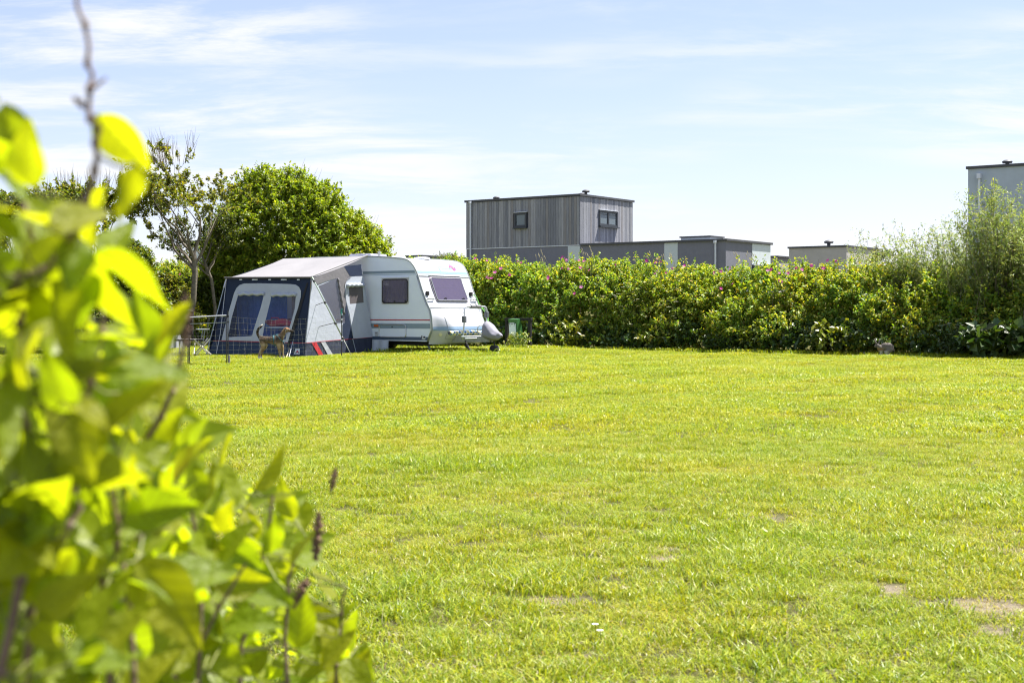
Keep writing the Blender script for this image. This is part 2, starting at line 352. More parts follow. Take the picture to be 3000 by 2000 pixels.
GRASS_COLS = [(.345, .375, .024), (.205, .290, .020), (.430, .430, .040), (.54, .49, .25), (.36, .29, .18)]
def build_grass():
    gm = leaf_mat("grass_blade", .40, .42, .42, (1.25, 1.15, .25), (0.55, (.86, .98, .9), (1.05, 1.02, 1.0)))
    src = bpy.data.collections.new("grass_tufts")
    kinds = []
    specs = [(110, .095, .031, .0036, (5, 3, 2.2, 1.0, .3), 1.7), (110, .095, .026, .0036, (5, 2, 3, 1.3, .6), 2.1), (84, .09, .054, .0042, (4, 5, 1, .2, .05), 1.1), (54, .09, .030, .0060, (4, 2, 3, 1.5, .6), 1.8),
             (110, .22, .040, .0095, (5, 2.5, 2.4, .3, .05), 1.3), (110, .22, .034, .0100, (5, 2.5, 2.6, .4, .1), 1.6), (90, .22, .052, .0095, (4, 4, 1.6, .2, .02), 1.1), (60, .10, .022, .0042, (1, .5, 1.5, 5, 5), 2.4)]
    for i, (n, s, h, w, wt, ln) in enumerate(specs):
        o = bpy.data.objects.new("grass_tuft", blade_mesh("grass_tuft", n, s, h, w, GRASS_COLS, wt, ln, gm, 50 + i)); src.objects.link(o); kinds.append(o)
    order = sorted(range(len(kinds)), key=lambda i: kinds[i].name); slot = {k: order.index(k) for k in range(len(kinds))}
    pts, sc, ix = [], [], []
    for y0, y1, dens, ks, s0 in ((3.2, 7, 260, (0, 1, 2, 3), .95), (7, 13, 190, (0, 1, 2, 3), 1.05), (13, 22, 48, (4, 5, 6), .95), (22, 50, 30, (4, 5, 6), 1.15)):
        hw = lambda y: .40 * y + 1.5
        A = (y1 - y0) * (hw(y0) + hw(y1)); n = int(A * dens)
        y = y0 + (y1 - y0) * RNG.random(n); x = (RNG.random(n) * 2 - 1) * hw(y1)
        keep = np.abs(x) < hw(y); x, y = x[keep], y[keep]
        b = (x - H0.x) * RT.x + (y - H0.y) * RT.y; keep = b < 1.2; x, y = x[keep], y[keep]
        f = .55 + .5 * lumps(x, y, 0 * x, .55, 3) + .25 * lumps(x, y, 0 * x, 2.2, 4)
        bare = np.ones(len(x))
        for bx, by, rx, ry in BARE:
            d = np.hypot((x - bx) / rx, (y - by) / ry) + .35 * lumps(x, y, 0 * x, 6, 9); bare = np.minimum(bare, smooth(.55, 1.25, d))
        keep = RNG.random(len(x)) < (.42 + .58 * bare) * (.78 + .22 * np.clip(f, 0, 1)); x, y, f, bare = x[keep], y[keep], f[keep], bare[keep]
        z = GZ(x, y); pts.append(np.stack([x, y, z], -1))
        sc.append(s0 * (.65 + .35 * bare) * (.82 + .42 * np.clip(f, 0, 1) ** 2) * (.75 + .55 * RNG.random(len(x))))
        lush = np.clip(f, 0, 1) * bare
        if len(ks) == 4:
            k = np.where(RNG.random(len(x)) < .12 + .55 * lush ** 2, 2, np.where(RNG.random(len(x)) < .5, 0, np.where(RNG.random(len(x)) < .6, 1, 3))); k = np.where((bare < .6) & (RNG.random(len(x)) < .75), 7, k)
        else:
            k = np.where(RNG.random(len(x)) < .1 + .5 * lush ** 2, 6, np.where(RNG.random(len(x)) < .5, 4, 5))
        ix.append(np.vectorize(slot.get)(k))
    # rougher fringe along the hedge's foot, round the box and the caravan's jacks
    a = RNG.random(2600) * 46 - 4; b = -RNG.random(2600) ** 2 * .5 - .05
    fx = [H0.x - FW.x * a + RT.x * b]; fy = [H0.y - FW.y * a + RT.y * b]
    c0 = Vector((.45, 41.5)); fx.append(c0.x + RNG.normal(0, .45, 160)); fy.append(c0.y + RNG.normal(0, .3, 160))
    fx.append(-1.5 + RNG.normal(0, .9, 160)); fy.append(36.7 + RNG.normal(0, .35, 160))
    fx, fy = np.concatenate(fx), np.concatenate(fy)
    pts.append(np.stack([fx, fy, GZ(fx, fy)], -1)); sc.append(1.2 + 1.6 * RNG.random(len(fx)) ** 2); ix.append(np.full(len(fx), slot[6]))
    P = np.concatenate(pts); n = len(P)
    me = bpy.data.meshes.new("lawn_grass"); me.vertices.add(n); me.vertices.foreach_set('co', P.reshape(-1).astype(np.float32)); me.update()
    for nm, typ, arr in (('sc', 'FLOAT', np.concatenate(sc)), ('yaw', 'FLOAT', RNG.random(n) * 6.283)):
        me.attributes.new(nm, typ, 'POINT').data.foreach_set('value', arr.astype(np.float32))
    me.attributes.new('ix', 'INT', 'POINT').data.foreach_set('value', np.concatenate(ix).astype(np.int32))
    o = link("lawn_grass", me, gm); put(o, "short yellow green trodden lawn grass covering the open field", "grass", kind="stuff")
    ng = bpy.data.node_groups.new("grass_scatter", 'GeometryNodeTree')
    ng.interface.new_socket("Geometry", in_out='INPUT', socket_type='NodeSocketGeometry'); ng.interface.new_socket("Geometry", in_out='OUTPUT', socket_type='NodeSocketGeometry')
    N, L = ng.nodes, ng.links
    gi, go = N.new('NodeGroupInput'), N.new('NodeGroupOutput'); iop = N.new('GeometryNodeInstanceOnPoints'); ci = N.new('GeometryNodeCollectionInfo')
    ci.inputs['Collection'].default_value = src; ci.inputs['Separate Children'].default_value = True; ci.inputs['Reset Children'].default_value = True
    def na(nm, t):
        a = N.new('GeometryNodeInputNamedAttribute'); a.data_type = t; a.inputs[0].default_value = nm; return a.outputs['Attribute']
    cx = N.new('ShaderNodeCombineXYZ'); L.new(na('yaw', 'FLOAT'), cx.inputs[2]); er = N.new('FunctionNodeEulerToRotation'); L.new(cx.outputs[0], er.inputs[0])
    L.new(gi.outputs[0], iop.inputs['Points']); L.new(ci.outputs[0], iop.inputs['Instance']); iop.inputs['Pick Instance'].default_value = True
    L.new(na('ix', 'INT'), iop.inputs['Instance Index']); L.new(er.outputs[0], iop.inputs['Rotation']); L.new(na('sc', 'FLOAT'), iop.inputs['Scale'])
    L.new(iop.outputs[0], go.inputs[0])
    md = o.modifiers.new("scatter", 'NODES'); md.node_group = ng
build_grass()

# ------------------------------------------------------------------ houses behind the hedge
GRV = 1.9                                                     # the ground they stand on
M_RENDER = mat("grey_render", (.185, .192, .228), .9, var=.06, vscale=3, bump=.35, bscale=90, spec=.2)
M_PANEL = mat("pale_panel", (.52, .58, .60), .6, var=.05, vscale=2)
M_FASCIA = mat("dark_fascia", (.055, .058, .065), .55, var=.1)
M_WHITEPVC = mat("white_plastic", (.62, .66, .72), .4, var=.04)
M_FRAME = mat("anthracite_frame", (.035, .042, .052), .45, var=.05)
M_TAN = mat("tan_render", (.42, .405, .385), .9, var=.07, vscale=2, bump=.3, bscale=90, spec=.2)
M_PALE = mat("pale_grey_render", (.42, .48, .54), .9, var=.07, vscale=1.6, bump=.3, bscale=90, spec=.2, dirt=.12)
M_ROOFF = mat("roof_felt", (.06, .06, .065), .95, var=.15)
M_PANE = glass_mat("window_glass", (.55, .62, .66), .35, .04, (.20, .25, .28))
M_BLIND = mat("net_curtain", (.62, .66, .66), .9, var=.05, trans=.2)
BOARDS = [mat("weathered_board_%s" % k, c, .85, var=.20, vscale=3.0, stretch=(7, 7, .5), bump=.4, bscale=12, spec=.15)
          for k, c in (("silver", (.270, .280, .305)), ("grey", (.225, .234, .260)), ("ash", (.305, .312, .335)), ("slate", (.190, .200, .228)), ("brownish", (.235, .230, .236)))]
def vent_cap(par, x, y, z, s=1.0):
    B().lathe((x, y, z), [(.07 * s, -.02), (.07 * s, .12 * s), (.17 * s, .13 * s), (.19 * s, .19 * s), (.12 * s, .24 * s), (.02 * s, .26 * s)], 14).build("roof_vent", M_FASCIA, par, True, sharp=40)
def window_unit(par, origin, ex, ez, n, w, h, panes, vent=False):
    """a framed window let into a wall: origin at its lower left corner, ex along the wall, n outward"""
    o, ex, n = Vector(origin), Vector(ex), Vector(n); up = Vector((0, 0, 1))
    def bx(b, x0, x1, z0, z1, d0, d1):
        P = [o + ex * x + up * z + n * d for z in (z0, z1) for d in (d0, d1) for x in (x0, x1)]
        b.add(P, [(0, 1, 3, 2), (4, 6, 7, 5), (0, 4, 5, 1), (2, 3, 7, 6), (0, 2, 6, 4), (1, 5, 7, 3)])
    fr = B(); t = .075
    bx(fr, 0, t, 0, h, -.05, .05); bx(fr, w - t, w, 0, h, -.05, .05); bx(fr, t, w - t, 0, t, -.05, .05); bx(fr, t, w - t, h - t, h, -.05, .05)
    f = fr.build("window", M_FRAME, par)
    pw = (w - t * (panes + 1)) / panes
    for k in range(panes):
        x = t + k * (pw + t)
        if k: b = B(); bx(b, x - t, x, t, h - t, -.04, .046); b.build("mullion", M_FRAME, f)
        s = B(); q = .045
        bx(s, x, x + q, t, h - t, -.03, .03); bx(s, x + pw - q, x + pw, t, h - t, -.03, .03); bx(s, x + q, x + pw - q, t, t + q, -.03, .03); bx(s, x + q, x + pw - q, h - t - q, h - t, -.03, .03)
        s.build("sash", M_FRAME, f)
        b = B(); bx(b, x + q, x + pw - q, t + q, h - t - q, -.006, .004); b.build("pane", M_PANE, f)
        b = B(); bx(b, x + q, x + pw - q, t + q, h - t - q - (.09 if vent else 0), -.045, -.04); b.build("curtain", M_BLIND, f)
        if vent: b = B(); bx(b, x + q, x + pw - q, h - t - q - .10, h - t - q - .075, .005, .02); b.build("glazing_bar", M_FRAME, f)
    b = B(); bx(b, -.05, w + .05, -.07, -.02, .0, .16); b.build("sill", M_FRAME, f)
    b = B(); bx(b, -.03, w + .03, h + .004, h + .03, .0, .09); b.build("drip_cap", M_WHITEPVC, f)
    return f

def build_clad_house():
    K = Vector((3.465, 70.0, 0))
    t = thing("clad_house", "flat roofed grey house with timber clad upper storey above the rose hedge", "house", (K.x, K.y, 0), ROT)
    M = root_matrix(t); Mi = M.inverted(); nL = -RT; nR = FW
    loc = lambda px, py, P, N: Mi @ hit(px, py, P, N)
    zt, zb = 7.16, 4.62
    B().box(-7.35, 8.32, 0, 4.9, GRV - .3, zb - .02).build("wall", M_RENDER, t)
    B().box(-7.30, -.05, .05, 5.2, zb - .02, zt - .02).build("upper_wall", M_RENDER, t)
    # window places
    wl0, wl1 = loc(1509, 667, K, nL), loc(1544.5, 622, K, nL); wr0, wr1 = loc(1753, 661, K, nR), loc(1806, 621, K, nR)
    LW = (wl0.x, wl1.x, wl0.z, wl1.z); RW = (wr0.y, wr1.y, wr0.z, wr1.z)
    def boards(x0, x1, place, win):
        x = x0; k = 0
        while x < x1 - .02:
            w = min(.152 + .016 * random.random(), x1 - x); d = .022 + .012 * random.random(); m = random.choice(BOARDS)
            segs = [(zb + .03, zt - .03)]
            if x + w > win[0] and x < win[1]: segs = [(zb + .03, win[2] - .02), (win[3] + .02, zt - .03)]
            for z0, z1 in segs:
                b = B()
                if place == 'L': b.box(x, x + w - .012, -d, .045, z0, z1)
                else: b.box(-.045, d, x, x + w - .012, z0, z1)
                b.build("board", m, t)
            x += w
    boards(-7.35, -.0, 'L', LW); boards(.02, 5.25, 'R', RW)
    window_unit(t, (LW[0], -.03, LW[2]), (1, 0, 0), 1, (0, -1, 0), LW[1] - LW[0], LW[3] - LW[2], 1)
    window_unit(t, (.03, RW[0], RW[2]), (0, 1, 0), 1, (1, 0, 0), RW[1] - RW[0], RW[3] - RW[2], 2, True)
    B().box(-7.43, .09, -.09, 5.33, zt - .01, zt + .10).build("roof", M_FASCIA, t)
    B().box(-7.36, -.0, -.032, -.004, zb - .02, zb + .022).build("drip_strip", M_WHITEPVC, t)
    B().box(.10, 8.42, -.09, 5.0, zb - .03, zb + .075).build("lower_roof", M_FASCIA, t)
    for a, b in ((1664, 1699), (1946.5, 1985.5)):
        x0, x1 = loc(a, 730, K, nL).x, loc(b, 730, K, nL).x
        B().box(x0, x1, -.012, -.002, GRV, zb - .035).build("wall_panel", M_PANEL, t)
    for px, z1 in ((1382, zt - .06), (2099, zb - .1)):
        x = loc(px, 730, K, nL).x; b = B().tube([(x, -.11, GRV), (x, -.11, z1)], .045, 10); b.box(x - .06, x + .06, -.2, -.05, z1 - .02, z1 + .10)
        b.build("downpipe", M_WHITEPVC, t, True, sharp=40)
    # glazed corner of the lower part
    K2 = K + FW * 8.32
    y0, y1 = loc(2203, 740, K2, nR).y, 4.86
    B().box(8.322, 8.34, y0, y1, 3.55, zb - .05).build("wall_panel", M_PANEL, t)
    window_unit(t, (8.35, y0 + .03, GRV + .1), (0, 1, 0), 1, (1, 0, 0), y1 - y0 - .06, 1.5, 2)
    b = B()
    x0 = loc(1995, 700, K + RT * 1.6, nL).x; x1 = loc(2080, 700, K + RT * 1.6, nL).x
    b.box(x0, x1, 1.6, 3.0, zb + .07, zb + .28); b.build("skylight_kerb", M_PANEL, t)
    B().box(x0 - .06, x1 + .06, 1.54, 3.06, zb + .285, zb + .35).build("skylight", M_FASCIA, t)
    vent_cap(t, loc(1454, 590, K + RT * 1.2, nL).x, 1.2, zt + .1, 1.0); vent_cap(t, -.2, .9, zt + .1, 1.1); vent_cap(t, -.9, 1.6, zt + .1, .8)
build_clad_house()

def block(name, label, px_corner, Y, ytop, wl_, wr_, wall_m, pipe_px=None, vents=(), left_len=None, right_len=None, zfas=.11, group=None):
    K = Vector(((px_corner - 1500) / FPX * Y, Y, 0)); zt = CAMH + (YHOR - ytop) / FPX * Y
    t = thing(name, label, "house", (K.x, K.y, 0), ROT, group); Mi = root_matrix(t).inverted()
    B().box(-wl_, 0, 0, wr_, GRV - .4, zt - zfas).build("wall", wall_m, t)
    B().box(-wl_ - .07, .07, -.07, wr_ + .07, zt - zfas + .004, zt).build("roof", M_FASCIA, t)
    if pipe_px:
        x = (Mi @ hit(pipe_px, 700, K, -RT)).x
        b = B().tube([(x, -.10, GRV), (x, -.10, zt - .5)], .05, 10); b.box(x - .075, x + .075, -.2, -.01, zt - .52, zt - .32); b.build("downpipe", M_WHITEPVC, t, True, sharp=40)
    for px, y, s in vents: vent_cap(t, (Mi @ hit(px, ytop, K + RT * y, -RT)).x, y, zt, s)
    return t, zt
block("small_house", "low tan rendered flat roofed building with one black roof vent", 2480, 80, 718, 3.63, 4.84, M_TAN, None, ((2428, 1.0, 1.5),))
Kr = Vector(((2836 - 1500) / FPX * 55, 55, 0)); Kc = Kr + FW * 9.0
t_, z_ = block("pale_house", "tall pale grey rendered house with white downpipe behind the willow", 1500 + FPX * Kc.x / Kc.y, Kc.y, YHOR - (7.05 - CAMH) * FPX / Kc.y, 9.0, 7, M_PALE, 2871, ((2951, 1.0, 1.1),))
window_unit(t_, (-4.2, -.03, 4.9), (1, 0, 0), 1, (0, -1, 0), 1.2, 1.1, 2)
block("distant_house", "distant low building whose dark flat roof edge shows beyond the caravan roof", 1236, 78, 747, 5.0, 4, M_PALE)
block("distant_house", "distant white building glimpsed through the branches of the windswept tree", 640, 82, 702, 2.6, 4, mat("white_render", (.62, .66, .7), .8, var=.05))
block("distant_house", "distant grey flat roof showing at the gap beside the windswept tree", 520, 85, 790, 3.2, 4, M_PALE)
block("distant_house", "small dark roofed annex right behind the glazed end of the clad house", 2277, 84, 749, 3.0, 3, M_TAN)

# ------------------------------------------------------------------ vegetation
GREEN = [(.205, .305, .040), (.135, .230, .038), (.325, .390, .055), (.45, .43, .085)]
M_HEDGE = leaf_mat("rose_leaf", .48, .45, .38, (1.35, 1.15, .3), (.5, (.84, 1.0, 1.05), (1.15, 1.08, .92)))
M_ELDER = leaf_mat("elder_leaf", .48, .42, .42, (1.3, 1.25, .3))
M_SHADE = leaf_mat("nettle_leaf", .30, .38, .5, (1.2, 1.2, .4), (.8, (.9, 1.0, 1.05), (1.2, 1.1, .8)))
M_WILLOW = leaf_mat("willow_leaf", .46, .42, .42, (1.2, 1.2, .55))
M_BARK = mat("grey_bark", (.165, .145, .115), .95, var=.35, vscale=9, bump=.6, bscale=30, spec=.15)
M_TWIG = mat("twig_bark", (.21, .175, .135), .9, var=.3, vscale=12, spec=.15)

def ab(a, b, z=0.0):
    return np.stack([H0.x - FW.x * a + RT.x * b, H0.y - FW.y * a + RT.y * b, z + 0 * a], -1)
def hedge_height(a):
    # crest height read along the photograph, from the right edge (a = 0) to behind the caravan and on to the left
    A = np.array([-8, -3, 0, 2.0, 3.6, 5.0, 5.8, 6.6, 7.6, 8.6, 9.6, 11, 12.2, 13.2, 14.2, 15.2, 16.2, 17.2, 18, 20, 24, 28, 33, 38, 46])
    Hh = np.array([1.8, 1.8, 1.8, 1.85, 2.1, 2.4, 2.35, 2.55, 2.65, 2.45, 2.35, 2.5, 2.55, 2.5, 2.75, 2.6, 2.75, 2.8, 2.9, 2.8, 2.6, 2.7, 2.8, 2.8, 2.8])
    return np.interp(a, A, Hh)
def hedge_points(n, a0, a1, inset, hs=1.0, zlo=0.0):
    a = a0 + (a1 - a0) * RNG.random(n); w_ = RNG.random(n); ph = np.where(w_ < .68, np.arcsin(np.clip((.03 + .97 * w_ / .68), 0, 1) ** (1 / .75)), np.pi / 2 + (w_ - .68) / .32 * .6)   # up the front, over the top
    Hh = hedge_height(a) * hs * (1 + .12 * lumps(a, 0 * a, 0 * a, 1.6, 21) + .12 * lumps(a, 0 * a, 0 * a, .8, 25)); dep = 1.45
    cz = np.sin(np.minimum(ph, np.pi / 2)) ** .75; z = Hh * np.where(ph < np.pi / 2, cz, 1 - .25 * (ph - np.pi / 2) ** 2)
    b = dep - dep * np.cos(ph) * .92; lump = lumps(a, b, z, 2.1, 22)
    b = b - .50 * lump * np.cos(np.minimum(ph, 1.57)); z = z + .24 * lump * np.sin(ph)
    out_b = -np.cos(ph); out_z = np.sin(ph)
    O = np.stack([RT.x * out_b, RT.y * out_b, out_z], -1) + RNG.normal(0, .15, (n, 3))
    P = ab(a, b) ; P[:, 2] = GZ(P[:, 0], P[:, 1]) * .0 + z
    ins = inset * np.abs(RNG.normal(0, 1, n)); P = P - unit(O) * ins[:, None]
    k = P[:, 2] > zlo; return P[k], O[k]

def build_hedge():
    t = thing("rose_hedge", "long dense rose hedge with pink blossoms along the back of the field", "hedge", (H0.x, H0.y, 0), ROT)
    Pc, Oc = hedge_points(560, -6, 40, .10); Pc = Pc - unit(Oc) * .22 + RNG.normal(0, .06, Pc.shape); P1, O1 = clumps(Pc, Oc, .24, .52, 18); Pm, Om = hedge_points(2200, -6, 40, .22); P1 = np.concatenate([P1, Pm]); O1 = np.concatenate([O1, Om]); P2, O2 = hedge_points(5000, -6, 40, .55)
    n4 = 420; a4 = -6 + 46 * RNG.random(n4); P4 = ab(a4, .75 + .8 * RNG.random(n4)); P4[:, 2] = hedge_height(a4) * (.93 + .1 * lumps(a4, 0 * a4, 0 * a4, 1.6, 21)); s4 = sprigs(P4, np.tile([[0, 0, 1.]], (n4, 1)) + RNG.normal(0, .2, (n4, 3)), 26, .52, .075, .046, .8)
    s1 = sprigs(P1, O1, 26, .30, .085, .052); s2 = sprigs(P2, O2, 16, .3, .10, .07)
    n3 = 4200; a3 = -6 + 46 * RNG.random(n3); P3 = ab(a3, .55 + 1.0 * RNG.random(n3)); P3[:, 2] = hedge_height(a3) * (.06 + .78 * RNG.random(n3)); s3 = sprigs(P3, unit(RNG.normal(0, 1, (n3, 3)) + np.array([0, -.5, .5])), 12, .3, .15, .11)
    A = cat_arrays(s1, s2, s3, s4); n = len(A[0]); T = tints(n, GREEN, (5, 3, 3.5, 1.8), .22)
    T[:, :] *= 1.0
    o = leaf_cloud("foliage", *A, T, M_HEDGE, t); o["kind"] = "stuff"
    # old yellowing leaves here and there
    # stems standing inside
    b = B()
    for i in range(230):
        a = -5 + 44 * random.random(); d = .5 + .9 * random.random(); p = Vector(ab(np.array([a]), np.array([d]))[0]); p.z = gz(p.x, p.y) - .05
        top = p + Vector((random.gauss(0, .3), random.gauss(0, .3), hedge_height(a) * (.75 + .35 * random.random())))
        mid = (p + top) / 2 + Vector((random.gauss(0, .12), random.gauss(0, .12), 0)); b.tube([p, mid, top], [.012, .009, .004], 4, False)
    o = b.build("stems", M_TWIG, t, world=True); o["kind"] = "stuff"
    # blossoms
    pm = [mat("rose_petal_%s" % k, c, .6, var=.12, trans=.35, spec=.2) for k, c in (("magenta", (.52, .035, .30)), ("pink", (.60, .12, .40)), ("pale", (.66, .24, .48)))]
    mesh = []
    for m in pm:
        b = B()
        for k in range(5):
            a = k * 1.2566; V = [(0, 0, 0)]
            for u, w, z in ((.35, -.22, .12), (.75, -.36, .26), (1.0, -.16, .30), (1.0, .16, .30), (.75, .36, .26), (.35, .22, .12)):
                V.append((u * math.cos(a) - w * math.sin(a), u * math.sin(a) + w * math.cos(a), z))
            b.add(V, [(0, 1, 2), (0, 2, 3), (0, 3, 4), (0, 4, 5), (0, 5, 6)])
        me = bpy.data.meshes.new("blossom"); me.from_pydata(b.V, [], b.F); me.materials.append(m); mesh.append(me)
    Mi = root_matrix(t).inverted()
    spots = [(1392, 757), (1427, 763), (1457, 766), (1488, 761), (1398, 766), (1468, 786), (1467, 787), (1428, 811), (1432, 815), (1440, 815), (1450, 798), (1491, 804), (1494, 806),
             (1517, 765), (1528, 769), (1648, 754), (1655, 757), (1660, 763), (1697, 763), (1711, 765), (1647, 786), (1606, 812), (1606, 818), (1703, 841), (1682, 860), (1774, 767), (1804, 776),
             (1728, 791), (1701, 784), (1665, 788), (1894, 764), (1928, 757), (1935, 769), (1922, 769), (1920, 801), (1926, 795), (1951, 799), (1969, 787), (2006, 778), (1840, 783),
             (2140, 785), (2250, 792), (2260, 790), (2292, 826), (2310, 800), (2333, 786), (2349, 790), (2350, 788), (2378, 779), (2409, 785), (2425, 763), (2449, 765), (2414, 786), (2284, 800), (2284, 821), (2147, 831), (2112, 845), (2094, 800), (2112, 795),
             (473, 801), (512, 818), (516, 824), (528, 803), (497, 815), (460, 830), (545, 845)]
    for k, (px, py) in enumerate(spots):
        # meet the hedge's face: march along the sight line until it enters the crest surface
        a_ok = None
        for Y in np.arange(34, 60, .08):
            p = at(px, py, Y); rel = p - H0; a = -(rel.dot(FW)); b_ = rel.dot(RT); Hh = hedge_height(a)
            front = 1.45 - 1.45 * .92 * math.sqrt(max(0, 1 - min(1, max(0, p.z / Hh)) ** 2.6))
            if b_ > front - .45: a_ok = p; break
        if a_ok is None: continue
        o = bpy.data.objects.new("blossom", mesh[0 if k % 3 == 0 else (1 if k % 3 == 1 else (2 if k % 2 else 0))]); COL.objects.link(o); o.parent = t
        o.location = Mi @ a_ok; s = .042 + .024 * random.random(); o.scale = (s, s, s)
        d = Vector((random.gauss(0, .5), -1, .7 + random.gauss(0, .3))).normalized(); o.rotation_euler = d.to_track_quat('Z', 'Y').to_euler(); o.rotation_euler.z -= ROT * 0
build_hedge()

def build_undergrowth():
    # shade plants crowding the hedge's foot
    n = 2600; a = -6 + 46 * RNG.random(n); r = RNG.random(n)
    h = (.75 + .4 * lumps(a, 0 * a, 0 * a, 1.1, 31)) * (1.0); b = -.42 + .75 * r + .18 * lumps(a, 0 * a, 0 * a, 1.7, 33)
    z = np.clip(h, .25, 1.3) * (.25 + .75 * np.clip(.35 + 1.1 * r, 0, 1)) * (.35 + .65 * RNG.random(n))
    P = ab(a, b); P[:, 2] = z; O = np.stack([0 * a - RT.x, 0 * a - RT.y, .55 + 0 * a], -1) + RNG.normal(0, .35, (n, 3))
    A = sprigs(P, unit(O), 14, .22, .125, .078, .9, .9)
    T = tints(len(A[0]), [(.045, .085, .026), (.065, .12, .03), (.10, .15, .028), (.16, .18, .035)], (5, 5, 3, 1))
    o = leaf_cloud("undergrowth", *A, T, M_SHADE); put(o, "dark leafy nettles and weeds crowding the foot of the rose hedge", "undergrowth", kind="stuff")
build_undergrowth()

def leafy_plant(name, label, px, Y, w, h, nl, L, W, cols, wts, m, flowers=0, group=None, stems=9, cat="plant"):
    c = at(px, 1000, Y); c.z = gz(c.x, c.y); t = thing(name, label, cat, c, 0, group)
    n = nl; u = RNG.random(n); ang = RNG.random(n) * 6.283; rr = np.sqrt(RNG.random(n)) * w * (.55 + .45 * np.sin(u * 2.6))
    P = np.stack([c.x + rr * np.cos(ang), c.y + rr * np.sin(ang) * .7, c.z + .06 + h * u * (1 - .35 * (rr / w) ** 2)], -1)
    O = np.stack([np.cos(ang), np.sin(ang), .6 + 0 * ang], -1)
    A = sprigs(P, unit(O), 6, .14, L, W); o = leaf_cloud("foliage", *A, tints(len(A[0]), cols, wts), m, t)
    b = B(); heads = []
    for i in range(stems):
        an = random.random() * 6.283; r = w * .9 * random.random(); top = Vector((c.x + r * math.cos(an), c.y + r * .7 * math.sin(an), c.z + h * (.75 + .5 * random.random())))
        p0 = c + Vector((random.gauss(0, .06), random.gauss(0, .06), -.02)); b.tube([p0, (p0 + top) / 2 + Vector((random.gauss(0, .03), 0, 0)), top], [.008, .006, .003], 5, False); heads.append(top)
    b.build("stem", mat("green_stem", (.10, .14, .04), .7, var=.2), t, world=True)
    if flowers:
        fm = mat("cream_umbel", (.62, .62, .46), .8, var=.15, trans=.2)
        for k in range(flowers):
            if k < len(heads): p = heads[k]
            else:
                an = random.random() * 6.283; p = Vector((c.x + w * random.random() * math.cos(an), c.y + w * .7 * random.random() * math.sin(an) - .1, c.z + h * (.65 + .55 * random.random())))
            f = B(); R = .045 + .035 * random.random()
            for j in range(16):
                a2 = j * 2.4; r2 = R * math.sqrt((j + .5) / 16); q = p + Vector((r2 * math.cos(a2), r2 * math.sin(a2), .012 * (1 - (r2 / R) ** 2)))
                s = .013; f.add([q + Vector((-s, -s, 0)), q + Vector((s, -s, .003)), q + Vector((s, s, 0)), q + Vector((-s, s, .003))], [(0, 1, 2, 3)])
            f.build("umbel", fm, t, world=True)
    return t
BR = [(.19, .235, .03), (.25, .27, .035), (.12, .17, .025)]
CP = "cow parsley flowering in front of the hedge"
leafy_plant("cow_parsley", "tallest creamy cow parsley standing before the middle of the rose hedge", 1858, 42.0, .75, 1.75, 120, .09, .05, BR, (3, 2, 3), M_SHADE, 34, CP, 14)
leafy_plant("cow_parsley", "cow parsley with pale heads just right of the tallest one", 1975, 41.2, .5, 1.35, 70, .09, .05, BR, (2, 2, 3), M_SHADE, 16, CP)
leafy_plant("cow_parsley", "slender cow parsley left of the tallest one, reaching high into the hedge", 1765, 43.0, .35, 1.9, 60, .08, .045, BR, (2, 2, 3), M_SHADE, 10, CP, 6)
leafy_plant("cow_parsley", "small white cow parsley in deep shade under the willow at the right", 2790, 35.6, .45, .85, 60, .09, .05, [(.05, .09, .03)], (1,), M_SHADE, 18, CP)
LP = "bright leafy weeds at the foot of the hedge"
leafy_plant("leafy_weed", "bright yellow green weed clump left of the tallest cow parsley", 1690, 42.6, .8, .85, 150, .13, .075, BR, (4, 3, 2), M_SHADE, 0, LP)
leafy_plant("leafy_weed", "bright weed clump right of the middle of the hedge foot", 1940, 41.3, .75, .72, 140, .13, .075, BR, (4, 3, 2), M_SHADE, 0, LP)
leafy_plant("leafy_weed", "large sunny weed clump just left of the hare", 2440, 37.9, .8, .85, 150, .15, .085, BR, (4, 3, 2), M_SHADE, 0, LP)
leafy_plant("leafy_weed", "low pale weed clump touching the hare's nose", 2520, 37.35, .5, .5, 90, .12, .07, BR, (3, 4, 1), M_SHADE, 0, LP)
leafy_plant("leafy_weed", "nettle clump under the pink blossoms at the right of the hedge", 2220, 39.3, .6, .8, 100, .13, .075, BR, (3, 2, 4), M_SHADE, 0, LP)
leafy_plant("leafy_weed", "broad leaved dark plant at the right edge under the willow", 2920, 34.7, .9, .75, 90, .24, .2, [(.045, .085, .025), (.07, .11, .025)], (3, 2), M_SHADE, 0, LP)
leafy_plant("leafy_weed", "tuft of weeds growing round the green hookup box", 1520, 41.1, .32, .40, 80, .07, .035, BR, (3, 4, 1), M_SHADE, 0, LP)

